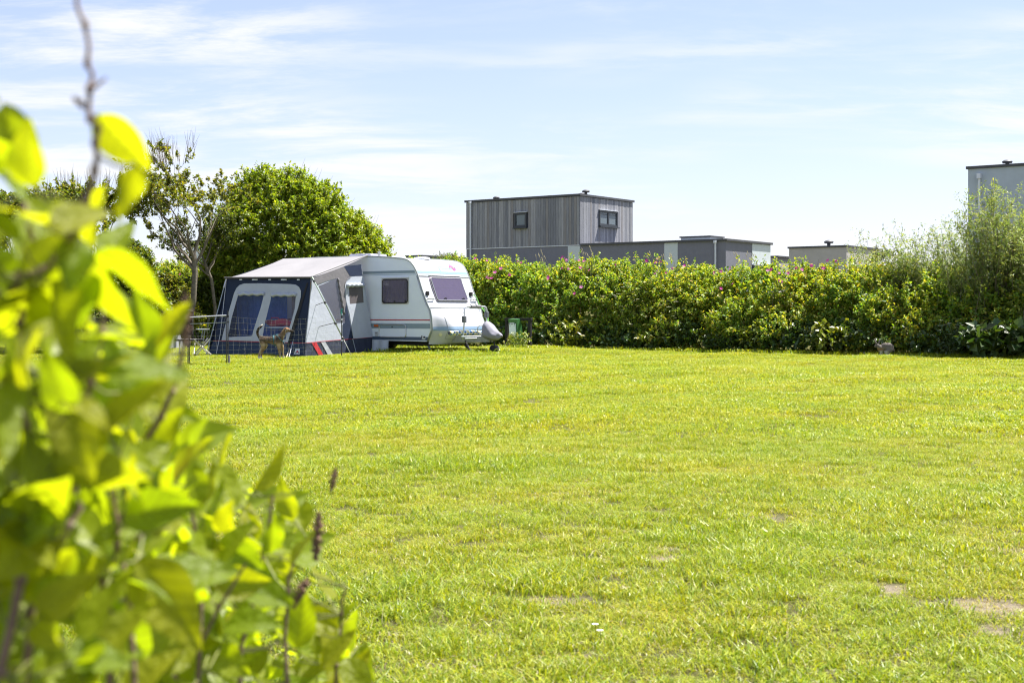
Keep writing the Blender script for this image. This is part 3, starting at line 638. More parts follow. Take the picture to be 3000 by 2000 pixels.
# trees: limbs by recursive forking, leaves in sprigs round the outer twigs
def limbs(b, p, d, r, length, depth, tips, rnd, wind=Vector((0, 0, 0)), split=(2, 3), upk=.25):
    n = 4; pts = [p.copy()]; rr = [r]; q = p.copy(); dd = d.normalized()
    for i in range(n):
        dd = (dd + Vector((rnd.gauss(0, .14), rnd.gauss(0, .14), rnd.gauss(0, .08) + upk * .12)) + wind * .12).normalized()
        q = q + dd * (length / n); pts.append(q.copy()); rr.append(r * (1 - .42 * (i + 1) / n))
        if depth <= 2 and i >= 1: tips.append((q.copy(), dd.copy(), depth))
    b.tube(pts, rr, 7 if depth >= 3 else 4, False)
    if depth == 0: tips.append((q.copy(), dd.copy(), 0)); return
    for k in range(rnd.randint(*split)):
        ax = Vector((rnd.gauss(0, 1), rnd.gauss(0, 1), rnd.gauss(0, .35))); ax = (ax - dd * ax.dot(dd)).normalized()
        nd = (dd * (.75 + .2 * rnd.random()) + ax * (.55 + .4 * rnd.random()) + Vector((0, 0, upk)) + wind * .3).normalized()
        st = pts[-1] if k == 0 else pts[rnd.randint(2, 4)]
        limbs(b, st.copy(), nd, rr[-1] * (.85 if k == 0 else .62), length * (.68 + .18 * rnd.random()), depth - 1, tips, rnd, wind, split, upk)
def twiggy_tree(name, label, base, lean, r, length, depth, seed, cols, wts, m, L, W, per, bare_top=False, wind=Vector((0, 0, 0)), trunk_pts=None, split=(2, 3), upk=.25, group=None, keep=1.0):
    rnd = random.Random(seed); t = thing(name, label, "tree", base, 0, group); b = B(); tips = []
    p = Vector(base) - Vector((0, 0, .1))
    if trunk_pts:
        pts = [p] + [Vector(q) for q in trunk_pts]; b.tube(pts, [r * (1.25 - .25 * i / len(trunk_pts)) for i in range(len(pts))], 9, False)
        p = pts[-1]; d0 = (pts[-1] - pts[-2]).normalized()
        for k in range(7):
            a = k * 1.6 + rnd.random(); nd = (d0 * .8 + Vector((math.cos(a) * .75, math.sin(a) * .75, .15)) + wind * .25)
            limbs(b, p - d0 * (.09 * k), nd, r * .62, length, depth, tips, rnd, wind, split, upk)
    else:
        limbs(b, p, Vector(lean), r, length, depth, tips, rnd, wind, split, upk)
    b.build("trunk", M_BARK, t, True, world=True)
    ok = [(q, d) for q, d, k in tips if rnd.random() < keep * (.35 if (bare_top and d.z > .75) else 1.0)]
    C = np.array([q[:] for q, d in ok]); O = np.array([d[:] for q, d in ok])
    A = sprigs(C, O, per, .22, L, W, 1.0, .8); leaf_cloud("crown", *A, tints(len(A[0]), cols, wts), m, t)
    return t, tips
def bare_twigs(t, tips, n, rnd, ln=.5):
    b = B(); tt = [q for q in tips if q[0].z > 0]; tt.sort(key=lambda q: -q[0].z)
    for q, d, k in tt[:n]:
        e = (d * .4 + Vector((rnd.gauss(0, .22), rnd.gauss(0, .2), 1))).normalized(); b.tube([q, q + e * ln * .5, q + e * ln * (.8 + .5 * rnd.random())], [.008, .005, .002], 4, False)
    o = b.build("twigs", M_TWIG, t, world=True); o["kind"] = "stuff"

# windswept tree by the awning
bp = at(548, 1010, 45.5); bp.z = gz(bp.x, bp.y)
tp = [at(553, 940, 45.5), at(566, 890, 45.5), at(571, 800, 45.5), at(568, 745, 45.5)]
wt, tips = twiggy_tree("windswept_tree", "small windswept tree with grey trunk and thin crown left of the awning", bp, (0, 0, 1), .085, 1.25, 4, 11,
                       [(.16, .19, .028), (.22, .215, .04), (.11, .15, .025), (.24, .235, .06)], (4, 3, 3, 1.2), M_ELDER, .095, .066, 22, True, Vector((-.12, 0, .03)), tp, (2, 3), .24, keep=.46)
bare_twigs(wt, tips, 130, random.Random(3), .55)
# taller loose tree at the far left
bp = at(250, 1000, 44); bp.z = gz(bp.x, bp.y)
lt, tips = twiggy_tree("loose_tree", "taller loose twisted tree behind the foreground leaves at the left edge", bp, (.05, 0, 1), .09, 1.12, 4, 23,
                       [(.15, .19, .026), (.21, .21, .035), (.10, .15, .024)], (4, 3, 3), M_ELDER, .095, .066, 22, True, Vector((-.1, 0, .1)), [at(252, 920, 44), at(262, 850, 44), at(258, 790, 44)], (2, 3), .35, keep=.75)
bare_twigs(lt, tips, 120, random.Random(4), .5)
bp = at(90, 1000, 41); bp.z = gz(bp.x, bp.y)
lt, tips = twiggy_tree("loose_tree", "leafy tree cut off by the left edge behind the blurred leaves", bp, (0, 0, 1), .09, 1.0, 4, 31,
                       [(.15, .19, .026), (.21, .21, .035), (.10, .15, .024)], (4, 3, 3), M_ELDER, .10, .07, 22, True, Vector((-.15, 0, .1)), [at(92, 930, 41), at(85, 860, 41), at(80, 810, 41)], (2, 3), .30, keep=.85)
# dark slender trunk beside it
bp = at(632, 1005, 47); bp.z = gz(bp.x, bp.y)
twiggy_tree("slender_tree", "slender dark stemmed sapling between windswept tree and awning", bp, (0, 0, 1), .05, .8, 3, 41, [(.06, .09, .02), (.10, .12, .02)], (3, 2), M_ELDER, .08, .055, 9, False,
            Vector((0, 0, 0)), [at(630, 900, 47), at(620, 820, 47), at(600, 770, 47)], (2, 3), .3)

def dome(name, label, c, R, n_out, per, L, W, cols, wts, m, seed, cat="bush", stem=.3, lumpf=.8, lump=.16, zmin=0.0, wisps=0, inner=.35, group=None):
    """a rounded bush: shoots over an uneven shell, a sparser filling inside, stems from the ground"""
    c = Vector(c); t = thing(name, label, cat, (c.x, c.y, gz(c.x, c.y)), 0, group); R = np.array(R)
    def shell(n, inset):
        v = unit(RNG.normal(0, 1, (n, 3))); v[:, 2] = np.abs(v[:, 2]) * 1.0 - .15 * RNG.random(n); v = unit(v)
        q = v * R; f = 1 + lump * lumps(q[:, 0], q[:, 1], q[:, 2], lumpf, seed) + .35 * lump * lumps(q[:, 0], q[:, 1], q[:, 2], lumpf * 3, seed + 1)
        P = np.array([c.x, c.y, 0]) + q * (f * (1 - inset * np.abs(RNG.normal(0, 1, n))))[:, None] + np.array([0, 0, c.z])
        k = P[:, 2] > zmin + .1; return P[k], unit(v / R * R.mean())[k]
    nc = max(12, int(n_out / 20)); Pc, Oc = shell(nc, .04); rc = .13 * float(R.mean()); P, O = clumps(Pc - unit(Oc) * rc * .8, Oc, rc * .8, rc * 1.7, 14); k = P[:, 2] > zmin + .1; P, O = P[k], O[k]; Pm, Om = shell(int(n_out * .35), .06); P = np.concatenate([P, Pm]); O = np.concatenate([O, Om]); P2, O2 = shell(int(n_out * inner), .2)
    A = cat_arrays(sprigs(P, O, per, stem, L, W), sprigs(P2, O2, per, stem, L * 1.25, W * 1.25))
    leaf_cloud("crown", *A, tints(len(A[0]), cols, wts), m, t)
    b = B(); g = gz(c.x, c.y)
    for i in range(7):
        a = i * .9 + random.random(); v = Vector((math.cos(a) * R[0] * .5, math.sin(a) * R[1] * .5, c.z + R[2] * .55)); p0 = Vector((c.x + random.gauss(0, .2), c.y + random.gauss(0, .15), g - .1))
        b.tube([p0, p0 + (Vector((c.x, c.y, 0)) + v - p0) * .5 + Vector((random.gauss(0, .15), 0, 0)), Vector((c.x, c.y, 0)) + v], [.06 * R[2] / 3, .04 * R[2] / 3, .02 * R[2] / 3], 6, False)
    if wisps:
        for i in range(wisps):
            v = unit(RNG.normal(0, 1, 3)); v[2] = abs(v[2]) * .8 + .25; v = unit(v); q = Vector(v * R * .96) + Vector((c.x, c.y, c.z)); e = (Vector(v) * .4 + Vector((.35, 0, .8))).normalized()
            ln = .5 + .7 * random.random(); b.tube([q, q + e * ln * .5 + Vector((random.gauss(0, .04), 0, 0)), q + e * ln], [.009, .006, .002], 4, False)
    b.build("stems", M_TWIG, t, world=True); return t
ELD = [(.225, .30, .026), (.155, .235, .022), (.30, .345, .034)]
# the big elder behind the awning: one broad crown, lower towards the caravan
c = at(835, 915, 49.5)
dome("elder_bush", "big rounded dark green elder bush towering behind the awning", (c.x, c.y, 2.2), (2.75, 2.3, 3.85), 3000, 26, .12, .058, ELD, (4, 4, 2), M_ELDER, 5, "bush", .36, .9, .11, .0, 34)
c = at(1005, 915, 49.2)
dome("elder_bush", "lower bright shoulder bush right of the big elder behind the caravan", (c.x, c.y, 1.6), (1.75, 1.8, 2.75), 1500, 24, .12, .056, ELD, (4, 2, 4), M_ELDER, 8, "bush", .38, 1.1, .16, .0, 20)
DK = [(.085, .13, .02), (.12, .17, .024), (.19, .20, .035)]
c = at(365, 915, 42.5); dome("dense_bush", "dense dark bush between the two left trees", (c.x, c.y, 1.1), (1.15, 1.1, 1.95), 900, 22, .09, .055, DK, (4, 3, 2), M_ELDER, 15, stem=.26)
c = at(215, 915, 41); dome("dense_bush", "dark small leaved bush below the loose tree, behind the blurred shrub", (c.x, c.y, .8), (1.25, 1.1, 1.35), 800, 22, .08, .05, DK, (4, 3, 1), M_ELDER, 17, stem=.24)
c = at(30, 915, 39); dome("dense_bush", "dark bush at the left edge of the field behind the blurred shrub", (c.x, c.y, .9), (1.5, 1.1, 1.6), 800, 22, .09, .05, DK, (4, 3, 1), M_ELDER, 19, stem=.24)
c = at(455, 915, 46); dome("dense_bush", "low sunny bush below the gap left of the windswept tree", (c.x, c.y, .9), (1.35, 1.0, 1.45), 800, 22, .085, .05, [(.17, .20, .028), (.12, .16, .025), (.23, .22, .04)], (3, 3, 3), M_ELDER, 20, stem=.24)
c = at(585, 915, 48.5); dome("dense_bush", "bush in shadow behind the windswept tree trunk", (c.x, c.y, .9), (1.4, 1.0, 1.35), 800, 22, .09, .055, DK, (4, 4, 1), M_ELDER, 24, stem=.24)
c = at(1312, 915, 56); dome("grey_bush", "small grey green bush peeping over the caravan roof beside the clad house", (c.x, c.y, 2.4), (.75, .7, .85), 170, 16, .10, .045, [(.14, .16, .075), (.10, .125, .055)], (3, 2), M_WILLOW, 27, stem=.3, lump=.3, zmin=1.2, inner=.2)
c = at(2600, 915, 52); dome("grey_bush", "grey green bush behind the hedge right of the tan building", (c.x, c.y, 2.0), (.85, .8, 1.25), 240, 16, .10, .045, [(.15, .16, .07), (.10, .125, .05)], (3, 2), M_WILLOW, 28, stem=.3, lump=.3, zmin=1.0, inner=.2)

def willow(name, label, px, Y, stems, hgt, spread, per, seed, lean=0.0, group=None, b0=0):
    rnd = random.Random(seed); c = at(px, 1000, Y); c.z = gz(c.x, c.y); t = thing(name, label, "bush", c, 0, group)
    b = B(); C, O = [], []
    for i in range(stems):
        a = rnd.random() * 6.283; r = spread * math.sqrt(rnd.random()); h = hgt * (.55 + .5 * rnd.random()) * (1 - .25 * (r / spread) ** 2)
        p0 = c + Vector((rnd.gauss(0, .35) * spread, rnd.gauss(0, .2) * spread, -.05)); top = c + Vector((r * math.cos(a) + lean * h, r * math.sin(a) * .6, h))
        p1 = p0 + (top - p0) * .5 + Vector((rnd.gauss(0, .08), 0, .15)); b.tube([p0, p1, top], [.016, .010, .003], 4, False)
        for k in range(15):
            u = .12 + .88 * k / 14; q = (p0 * (1 - u) + p1 * u) * (1 - u) + (p1 * (1 - u) + top * u) * u
            for s in range(2):
                C.append(q + Vector((rnd.gauss(0, .07), rnd.gauss(0, .07), rnd.gauss(0, .05)))); O.append((top - p0).normalized() + Vector((rnd.gauss(0, .45), rnd.gauss(0, .45), rnd.gauss(0, .2))))
    b.build("stems", M_TWIG, t, world=True)
    C = np.array([q[:] for q in C]); O = unit(np.array([q[:] for q in O]))
    A = sprigs(C, O, per, .26, .095, .022, .75, .6)
    leaf_cloud("foliage", *A, tints(len(A[0]), [(.25, .305, .10), (.185, .25, .085), (.34, .37, .14)], (4, 4, 2)), M_WILLOW, t); return t
WG = "willow bushes at the right end of the hedge"
willow("willow_bush", "tall dense willow bush at the right edge before the pale house", 2935, 36.5, 180, 4.5, 1.6, 11, 51, 0, WG)
willow("willow_bush", "looser lower willow bush with arching wands left of the tall willow", 2740, 38.3, 110, 3.6, 1.45, 9, 52, -.10, WG)
willow("willow_bush", "young willow shoots above the hedge right of the tan building", 2560, 41.2, 30, 2.9, .7, 7, 53, -.08, WG)
willow("willow_bush", "willow bush cut off by the right edge beside the tall willow", 3130, 35.0, 90, 4.1, 1.4, 8, 54, 0, WG)

def grass_wands():
    b = B(); m = mat("dry_grass", (.55, .48, .32), .8, var=.2, trans=.2)
    for px, py in ((1568, 742), (1575, 738), (1580, 752), (1586, 745), (1700, 730), (1712, 742), (1718, 738), (1900, 745), (1935, 742), (1955, 748), (1962, 740), (2150, 745), (2160, 738), (2185, 735), (2196, 745), (2200, 752), (1728, 720), (1850, 755)):
        for k in range(2):
            Y = 44.6 - (px - 1600) / 1000 * 6.2 + random.gauss(0, .2); top = at(px + random.gauss(0, 6), py + random.gauss(0, 5), Y); foot = top + Vector((random.uniform(.05, .3), 0, -.75)); mid = (top + foot) / 2 + Vector((.03, 0, .1))
            b.tube([foot, mid, top], [.005, .004, .003], 4, False); b.tube([top - (top - mid) * .45, top - (top - mid) * .2, top], [.006, .013, .003], 5, False)
    o = b.build("tall_grass_stalks", m, None); put(o, "pale dry grass stalks sticking up over the crest of the rose hedge", "grass", kind="stuff")
grass_wands()

# ------------------------------------------------------------------ caravan
CV = Vector((-2.18, 36.0, 0))
PROF = [(-6.05, .45), (-6.12, 1.2), (-5.98, 2.15), (-5.86, 2.45), (-5.66, 2.62), (-5.4, 2.69), (-4.0, 2.72), (-2.18, 2.715), (-1.37, 2.665), (-.95, 2.625), (-.81, 2.60), (-.71, 2.565), (-.63, 2.515), (-.565, 2.455),
        (-.51, 2.385), (-.45, 2.29), (-.385, 2.165), (-.24, 1.79), (-.08, 1.44), (.04, 1.24), (.085, 1.05), (.11, .72), (-.03, .41)]
fz = np.array([p[1] for p in PROF[8:]])[::-1]; fx_ = np.array([p[0] for p in PROF[8:]])[::-1]
def xf(z): return float(np.interp(z, fz, fx_))
M_CREAM = mat("caravan_white", (.46, .475, .51), .32, var=.03, vscale=2, spec=.5, dirt=.06, coat=.2)  # the caravan's white, toned down against glare on the sunlit front
M_SIDE = mat("caravan_side_shade_tint", (.69, .76, .86), .38, var=.03, vscale=2, spec=.5, dirt=.05, coat=.15)  # same white with the blue of the shaded side put into the colour
M_BAND = mat("blue_grey_band", (.20, .27, .33), .4, var=.05)
M_BANDL = mat("pale_blue_band", (.20, .30, .42), .4, var=.05)
M_SKIRT = mat("dark_blue_skirt", (.055, .085, .14), .45, var=.08)
M_RED = mat("red_stripe", (.36, .02, .03), .45, var=.06)
M_ALU = mat("aluminium", (.55, .56, .56), .35, .8, var=.06)
M_TRIMD = mat("grey_trim", (.22, .25, .25), .5, var=.08)
M_BLACK = mat("black_rubber", (.012, .012, .013), .7, var=.2)
M_GALV = mat("galvanised_steel", (.27, .28, .275), .55, .55, var=.25, vscale=14)
M_DARKIN = mat("painted_interior_shade", (.035, .035, .045), .8, var=.1)  # dark colour painted in for the unlit inside of the caravan
M_CURT = mat("lilac_curtain", (.36, .35, .42), .9, var=.1, trans=.1)
M_TINT = glass_mat("tinted_acrylic", (.62, .58, .68), .70, .05, (.30, .28, .36))
M_FRONTG = glass_mat("front_acrylic", (.60, .55, .70), .55, .05, (.16, .14, .21))  # mauve body colour imitates the lavender sky reflected in the pane

def build_caravan():
    t = thing("caravan", "white touring caravan with blue grey bands and a rose logo beside the awning", "caravan", (CV.x, CV.y, 0), ROT)
    n = len(PROF); W = 2.2
    V = [(x, 0, z) for x, z in PROF] + [(x, W, z) for x, z in PROF]
    Fc = [tuple(reversed(range(n))), tuple(range(n, 2 * n))] + [(i, (i + 1) % n, (i + 1) % n + n, i + n) for i in range(n)]
    body = mk("body", V, Fc, M_CREAM, t, True, sharp=35)
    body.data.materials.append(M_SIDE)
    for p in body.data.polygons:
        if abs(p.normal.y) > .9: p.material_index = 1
    for y in (-.006, W + .006):
        B().tube([(x, y, z) for x, z in PROF[4:]], .017, 6).build("edge_trim", M_TRIMD, t, True)
        B().tube([(x - .045, y - .004 * (1 if y < 0 else -1), z - .012) for x, z in PROF[16:]], .012, 6).build("edge_trim", M_ALU, t, True)
    def strip(z0, z1, m, x0=-5.9, off=.004, name="side_band"):
        k = 6; P = [(x0, -off, z0)] + [(xf(z0 + (z1 - z0) * i / k) - .06, -off, z0 + (z1 - z0) * i / k) for i in range(k + 1)] + [(x0, -off, z1)]
        V = P + [(x, 0, z) for x, y, z in P]; q = len(P)
        mk(name, V, [tuple(range(q))] + [(i, (i + 1) % q, (i + 1) % q + q, i + q) for i in range(q)], m, t)
    strip(.965, .995, M_RED, name="red_stripe"); strip(.75, .885, M_BAND); strip(.44, .53, M_SKIRT, name="skirt"); strip(2.225, 2.30, M_BAND); strip(2.185, 2.20, M_BANDL)
    # side window
    x0, x1, z0, z1 = -1.62, -.735, 1.435, 2.065
    def rrect(x0, x1, z0, z1, r, k=4):
        P = []
        for cx, cz, a in ((x1 - r, z1 - r, 0), (x0 + r, z1 - r, 90), (x0 + r, z0 + r, 180), (x1 - r, z0 + r, 270)):
            P += [(cx + r * math.cos(rad(a + 90 * i / k)), cz + r * math.sin(rad(a + 90 * i / k))) for i in range(k + 1)]
        return P
    nrm = Vector((0, -1, 0)); S = lambda poly, y: [Vector((x, y, z)) for x, z in poly]
    win = sheet("side_window", [S(rrect(x0 - .045, x1 + .03, z0 - .03, z1 + .03, .03), -.012), S(rrect(x0 + .01, x1 - .01, z0 + .01, z1 - .01, .07), -.012)], mat("window_surround", (.45, .45, .47), .5, var=.05), t, False, .010, nrm)
    sheet("backing", [S(rrect(x0, x1, z0, z1, .07), -.003)], M_DARKIN, win, False)  # body is closed here; this dark sheet imitates the shade indoors
    for a, b_ in ((x0 + .10, x0 + .24), (x0 + .27, x1 - .12)):
        k = int((b_ - a) / .018); V = []; F_ = []
        for i in range(k + 1):
            x = a + (b_ - a) * i / k; y = -.010 - .006 * math.sin(i * 1.7 + .6 * math.sin(i * .5)); V += [(x, y, z0 + .03), (x, y, z1 - .02)]
            if i: F_.append((2 * i - 2, 2 * i, 2 * i + 1, 2 * i - 1))
        mk("curtain", V, F_, M_CURT, win, True)
    P = [S(rrect(x0, x1, z0, z1, .07), -.034)]; sheet("pane", P, M_TINT, win, False, .004, nrm)
    B().tube([Vector((x, -.03, z)) for x, z in rrect(x0, x1, z0, z1, .07)] + [Vector((rrect(x0, x1, z0, z1, .07)[0][0], -.03, rrect(x0, x1, z0, z1, .07)[0][1]))], .014, 6).build("seal", M_BLACK, win, True)
    B().box(x0 - .05, x1 + .03, -.045, -.008, z1 + .035, z1 + .06).build("awning_rail", M_WHITEPVC, win)
    for x in (x0 + .06, (x0 + x1) / 2, x1 - .06): B().box(x - .02, x + .02, -.045, -.036, z0 + .02, z0 + .06).build("window_catch", M_BLACK, win)
    # hatch
    hx0, hx1, hz0, hz1 = -1.75, -.80, .52, .855
    P = rrect(hx0, hx1, hz0, hz1, .07); h = B().tube([Vector((x, -.012, z)) for x, z in P + [P[0]]], .014, 6).build("service_hatch", M_ALU, t, True)
    B().box(-1.30, -1.27, -.02, -.004, .78, .81).build("lock", M_BLACK, h)
    for x in (-1.6, -.95): B().box(x - .05, x + .05, -.02, -.004, hz0 - .01, hz0 + .015).build("hinge", M_TRIMD, h)
    B().box(-1.93, -1.78, -.03, -.002, .79, .85, .008).build("marker_lamp", mat("amber_lens", (.62, .13, .015), .3, var=.05, trans=.2), t)
    B().box(-1.915, -1.80, -.006, -.002, .53, .66).build("socket_cover", M_CREAM, t)
    B().box(-1.90, -1.83, -.009, -.006, .615, .625).build("socket_slot", M_BLACK, t)
    st = B().box(-.27, -.13, -.007, -.0045, .47, .57).build("sticker", M_WHITEPVC, t)
    B().box(-.265, -.235, -.010, -.0072, .475, .565).build("sticker_print", M_BLACK, st); B().box(-.20, -.135, -.010, -.0072, .50, .545).build("sticker_print", M_BLACK, st)
    # front: points on its curved face by distance across and height
    LOCK = ([.34, .40, .5, .65, .85, 1.0, 1.12, 1.22, 1.27], [.22, .30, .33, .34, .31, .245, .15, .05, .0])
    def bulge(y, z):
        e = float(smooth(0, .50, np.array(y)) * smooth(0, .30, np.array(W - y))); return float(np.interp(z, *LOCK)) * e
    def fs(y, z, off=0.0, lock=True):
        d = .01; tz = Vector((xf(z + d) + (bulge(y, z + d) if lock else 0) - xf(z - d) - (bulge(y, z - d) if lock else 0), 0, 2 * d)).normalized()
        nn = Vector((tz.z, 0, -tz.x)); return Vector((xf(z) + (bulge(y, z) if lock else 0), y, z)) + nn * off
    def front_band(y0, y1, z0, z1, m, off=.004, lock=False, name="front_band", ny=20, nz=3, par=None):
        V = [fs(y0 + (y1 - y0) * i / ny, z0 + (z1 - z0) * j / nz, off, lock) for j in range(nz + 1) for i in range(ny + 1)]; q = ny + 1
        return mk(name, V, [(j * q + i, j * q + i + 1, (j + 1) * q + i + 1, (j + 1) * q + i) for j in range(nz) for i in range(ny)], m, par or t, True)
    ny, nzz = 30, 20; zz = np.linspace(.34, 1.27, nzz + 1)
    V = [fs(.012 + (W - .024) * i / ny, z, .003) for z in zz for i in range(ny + 1)]; q = ny + 1
    lk = mk("gas_locker", V, [(j * q + i, j * q + i + 1, (j + 1) * q + i + 1, (j + 1) * q + i) for j in range(nzz) for i in range(ny)], M_CREAM, t, True)
    front_band(.02, W - .02, .70, .80, M_BANDL, .007, True, "locker_band", 30, 4, lk)
    for z, r in ((.66, .006), (.60, .004)): B().tube([fs(.36 + (1.9 - .36) * i / 20, z, .004) for i in range(21)], r, 5).build("moulding", M_WHITEPVC, lk, True)
    seam = [fs(.34, 1.17 - .68 * i / 14, .005) for i in range(15)] + [fs(.34 + 1.55 * i / 14, .47, .005) for i in range(1, 15)] + [fs(1.9, .47 + .7 * i / 14, .005) for i in range(1, 15)] + [fs(1.9 - 1.56 * i / 14, 1.17, .005) for i in range(1, 15)]
    B().tube(seam, .006, 5).build("lid_seam", M_TRIMD, lk, True)
    p = fs(.22, .60, .0); B().tube([p, p + Vector((.02, -.008, 0))], .05, 14).build("reflector", mat("cream_lens", (.62, .60, .36), .3, var=.05), lk, True, sharp=40)
    front_band(.03, W - .03, 2.225, 2.29, M_BANDL, .004); front_band(.03, W - .03, 2.185, 2.197, M_BANDL, .004)
    for z in (2.135, 2.15, 1.285, 1.30): B().tube([fs(.02, z, .004, False), fs(W - .02, z, .004, False)], .006, 5).build("panel_seam", M_TRIMD, t, True)
    # front window
    A, Bq = fs(1.1, 2.10, 0, False), fs(1.1, 1.48, 0, False); dn = (A - Bq).normalized(); nn = Vector((dn.z, 0, -dn.x)); O = fs(1.1, 1.49, 0, False); hgt = .66
    def fw_(y, s, off): return Vector((O.x, 1.1 + y, O.z)) + dn * s + nn * off
    R_ = lambda g, r: rrect(-.66 - g, .66 + g, -g, hgt + g, r)
    w2 = sheet("front_window", [[fw_(y, s, .020) for y, s in R_(.03, .05)], [fw_(y, s, .020) for y, s in R_(-.015, .06)]], mat("mauve_surround", (.34, .30, .36), .5, var=.05), t, False, .012, nn)
    sheet("backing", [[fw_(y, s, .008) for y, s in R_(-.01, .06)]], mat("pale_blind", (.27, .24, .29), .9, var=.06), w2, False)
    sheet("pane", [[fw_(y, s, .040) for y, s in R_(0, .06)]], M_FRONTG, w2, False, .004, nn)
    P = [fw_(y, s, .036) for y, s in R_(0, .06)]; B().tube(P + [P[0]], .012, 6).build("seal", M_TRIMD, w2, True)
    P = [fw_(y, s, .024) for y, s in ((-.6, .40), (.34, .41), (.42, .36), (.46, .02))]; B().tube(P, .008, 5).build("blind_edge", M_WHITEPVC, w2, True)
    for y in (-.38, .40): B().tube([fw_(y, .05, .05), fw_(y + .06, .07, .05), fw_(y + .12, .05, .05)], .010, 5).build("window_catch", M_BLACK, w2)
    B().tube([fs(.42, 2.165, .02, False), fs(1.78, 2.165, .02, False)], .014, 6).build("rain_rail", M_WHITEPVC, t, True)
    # grab handles and lamps
    for y in (.16, W - .16):
        a, b_ = fs(y - .12, 1.52, .05, False), fs(y + .13, 1.52, .05, False)
        B().tube([fs(y - .12, 1.52, .0, False), a, b_, fs(y + .13, 1.52, 0, False)], .016, 8).build("grab_handle", M_TRIMD, t, True)
        c = fs(y - .05, 1.68, .03, False); B().box(c.x - .03, c.x + .04, y - .09, y + .0, 1.63, 1.74, .01).build("position_lamp", M_BLACK, t)
    # badge: two pink half ovals with the maker's word between them
    bp = mat("rose_pink", (.55, .05, .20), .5, var=.05)
    c0 = (1.62, 2.41)
    for sg in (1, -1):
        P = []
        for i in range(13):
            a = math.pi * i / 12; P.append((c0[0] + .085 * math.cos(a) * 1.0 + (-.02 if sg > 0 else .05), c0[1] + sg * (.012 + .075 * math.sin(a))))
        sheet("badge_half", [[fs(y, z, .006, False) for y, z in P]], bp, t, False)
    front_band(1.0, 1.06, 2.30, 2.43, M_BANDL, .004, False, "swoosh", 3, 5); front_band(1.06, 1.40, 2.41, 2.43, M_BANDL, .0045, False, "swoosh", 8, 2); front_band(1.12, 2.1, 2.365, 2.38, M_BANDL, .004, False, "swoosh", 10, 2)
    cu = bpy.data.curves.new("badge_lettering", 'FONT'); cu.body = "bürstner"; cu.size = .085; cu.extrude = .001; cu.align_x = 'CENTER'
    tx = bpy.data.objects.new("badge_lettering", cu); COL.objects.link(tx)
    lme = bpy.data.meshes.new_from_object(tx.evaluated_get(bpy.context.evaluated_depsgraph_get())); bpy.data.objects.remove(tx); lme.materials.clear()
    tx = link("badge_lettering", lme, mat("dark_print", (.10, .08, .10), .6), t)
    q = fs(1.62, 2.39, .010, False); q2 = fs(1.62, 2.43, .010, False); up = (q2 - q).normalized(); ex = Vector((0, 1, 0)); m4 = Matrix((ex, up, ex.cross(up))).transposed().to_4x4(); m4.translation = q; tx.matrix_local = m4
    # roof
    for x, y, s in ((-1.55, .55, 1.0), (-1.05, .95, 1.15)):
        B().lathe((x, y, xf2(x) - .01), [(.20 * s, 0), (.20 * s, .025), (.17 * s, .06), (.06 * s, .075), (.01, .078)], 18).build("roof_vent", M_WHITEPVC, t, True, sharp=35)
    B().box(-3.15, -2.35, .30, 1.0, 2.70, 2.80, .03).build("roof_light", mat("smoked_dome", (.40, .40, .50), .15, var=.05), t)
    B().tube([(-2.02, .30, 2.70), (-2.02, .30, 2.82)], .035, 12).build("flue", M_ALU, t, True, sharp=40)
    B().lathe((-2.02, .30, 2.82), [(.055, 0), (.055, .02), (.01, .03)], 12).build("flue_cap", M_ALU, t, True, sharp=40)
    # chassis
    for y in (.16, 2.04):
        w = B(); w.tube([(-3.2, y - .09, .40), (-3.2, y + .09, .40)], .30, 24); wo_ = w.build("wheel", M_BLACK, t, True, sharp=40)
        B().tube([(-3.2, y - .096, .40), (-3.2, y + .096, .40)], .19, 18).build("rim", M_ALU, wo_, True, sharp=40)
    B().box(-5.9, -.15, .25, .33, .30, .42).build("chassis_rail", M_BLACK, t); B().box(-5.9, -.15, 1.87, 1.95, .30, .42).build("chassis_rail", M_BLACK, t)
    for x, y in ((-.32, .30), (-.32, 1.9), (-5.5, .3), (-5.5, 1.9)):
        wp = root_matrix(t) @ Vector((x + .2, y, 0)); g = gz(wp.x, wp.y)
        b = B(); b.tube([(x - .02, y, .36), (x + .16, y, g + .02)], .028, 6); b.tube([(x + .34, y, .36), (x + .10, y, g + .2)], .014, 5); b.box(x + .09, x + .23, y - .06, y + .06, g, g + .03); b.build("corner_jack", M_TRIMD if x > -1 else M_BLACK, t)
    for y0 in (.45, 1.75):
        a, e = Vector((-.1, y0, .46)), Vector((1.2, 1.1 + (.05 if y0 > 1 else -.05), .47)); dd = (e - a).normalized(); sd_ = Vector((-dd.y, dd.x, 0)) * .03
        V = [p_ + s * sd_ + Vector((0, 0, h_)) for p_ in (a, e) for h_ in (-.075, .075) for s in (-1, 1)]
        mk("drawbar", V, [(0, 1, 3, 2), (4, 6, 7, 5), (0, 4, 5, 1), (2, 3, 7, 6), (0, 2, 6, 4), (1, 5, 7, 3)], M_GALV, t)
    B().tube([(.62, .75, .42), (.88, .62, .17)], .022, 6).build("drawbar_jack", M_BLACK, t)
    g = .12; b = B(); b.tube([(1.32, 1.02, g + .09), (1.32, 1.18, g + .09)], .11, 16); b.tube([(1.32, 1.1, g + .1), (1.30, 1.1, .7)], .022, 8); b.build("jockey_wheel", M_BLACK, t, True, sharp=40)
    # folded bicycle carrier on the drawbar
    xb = .80; tb = B()
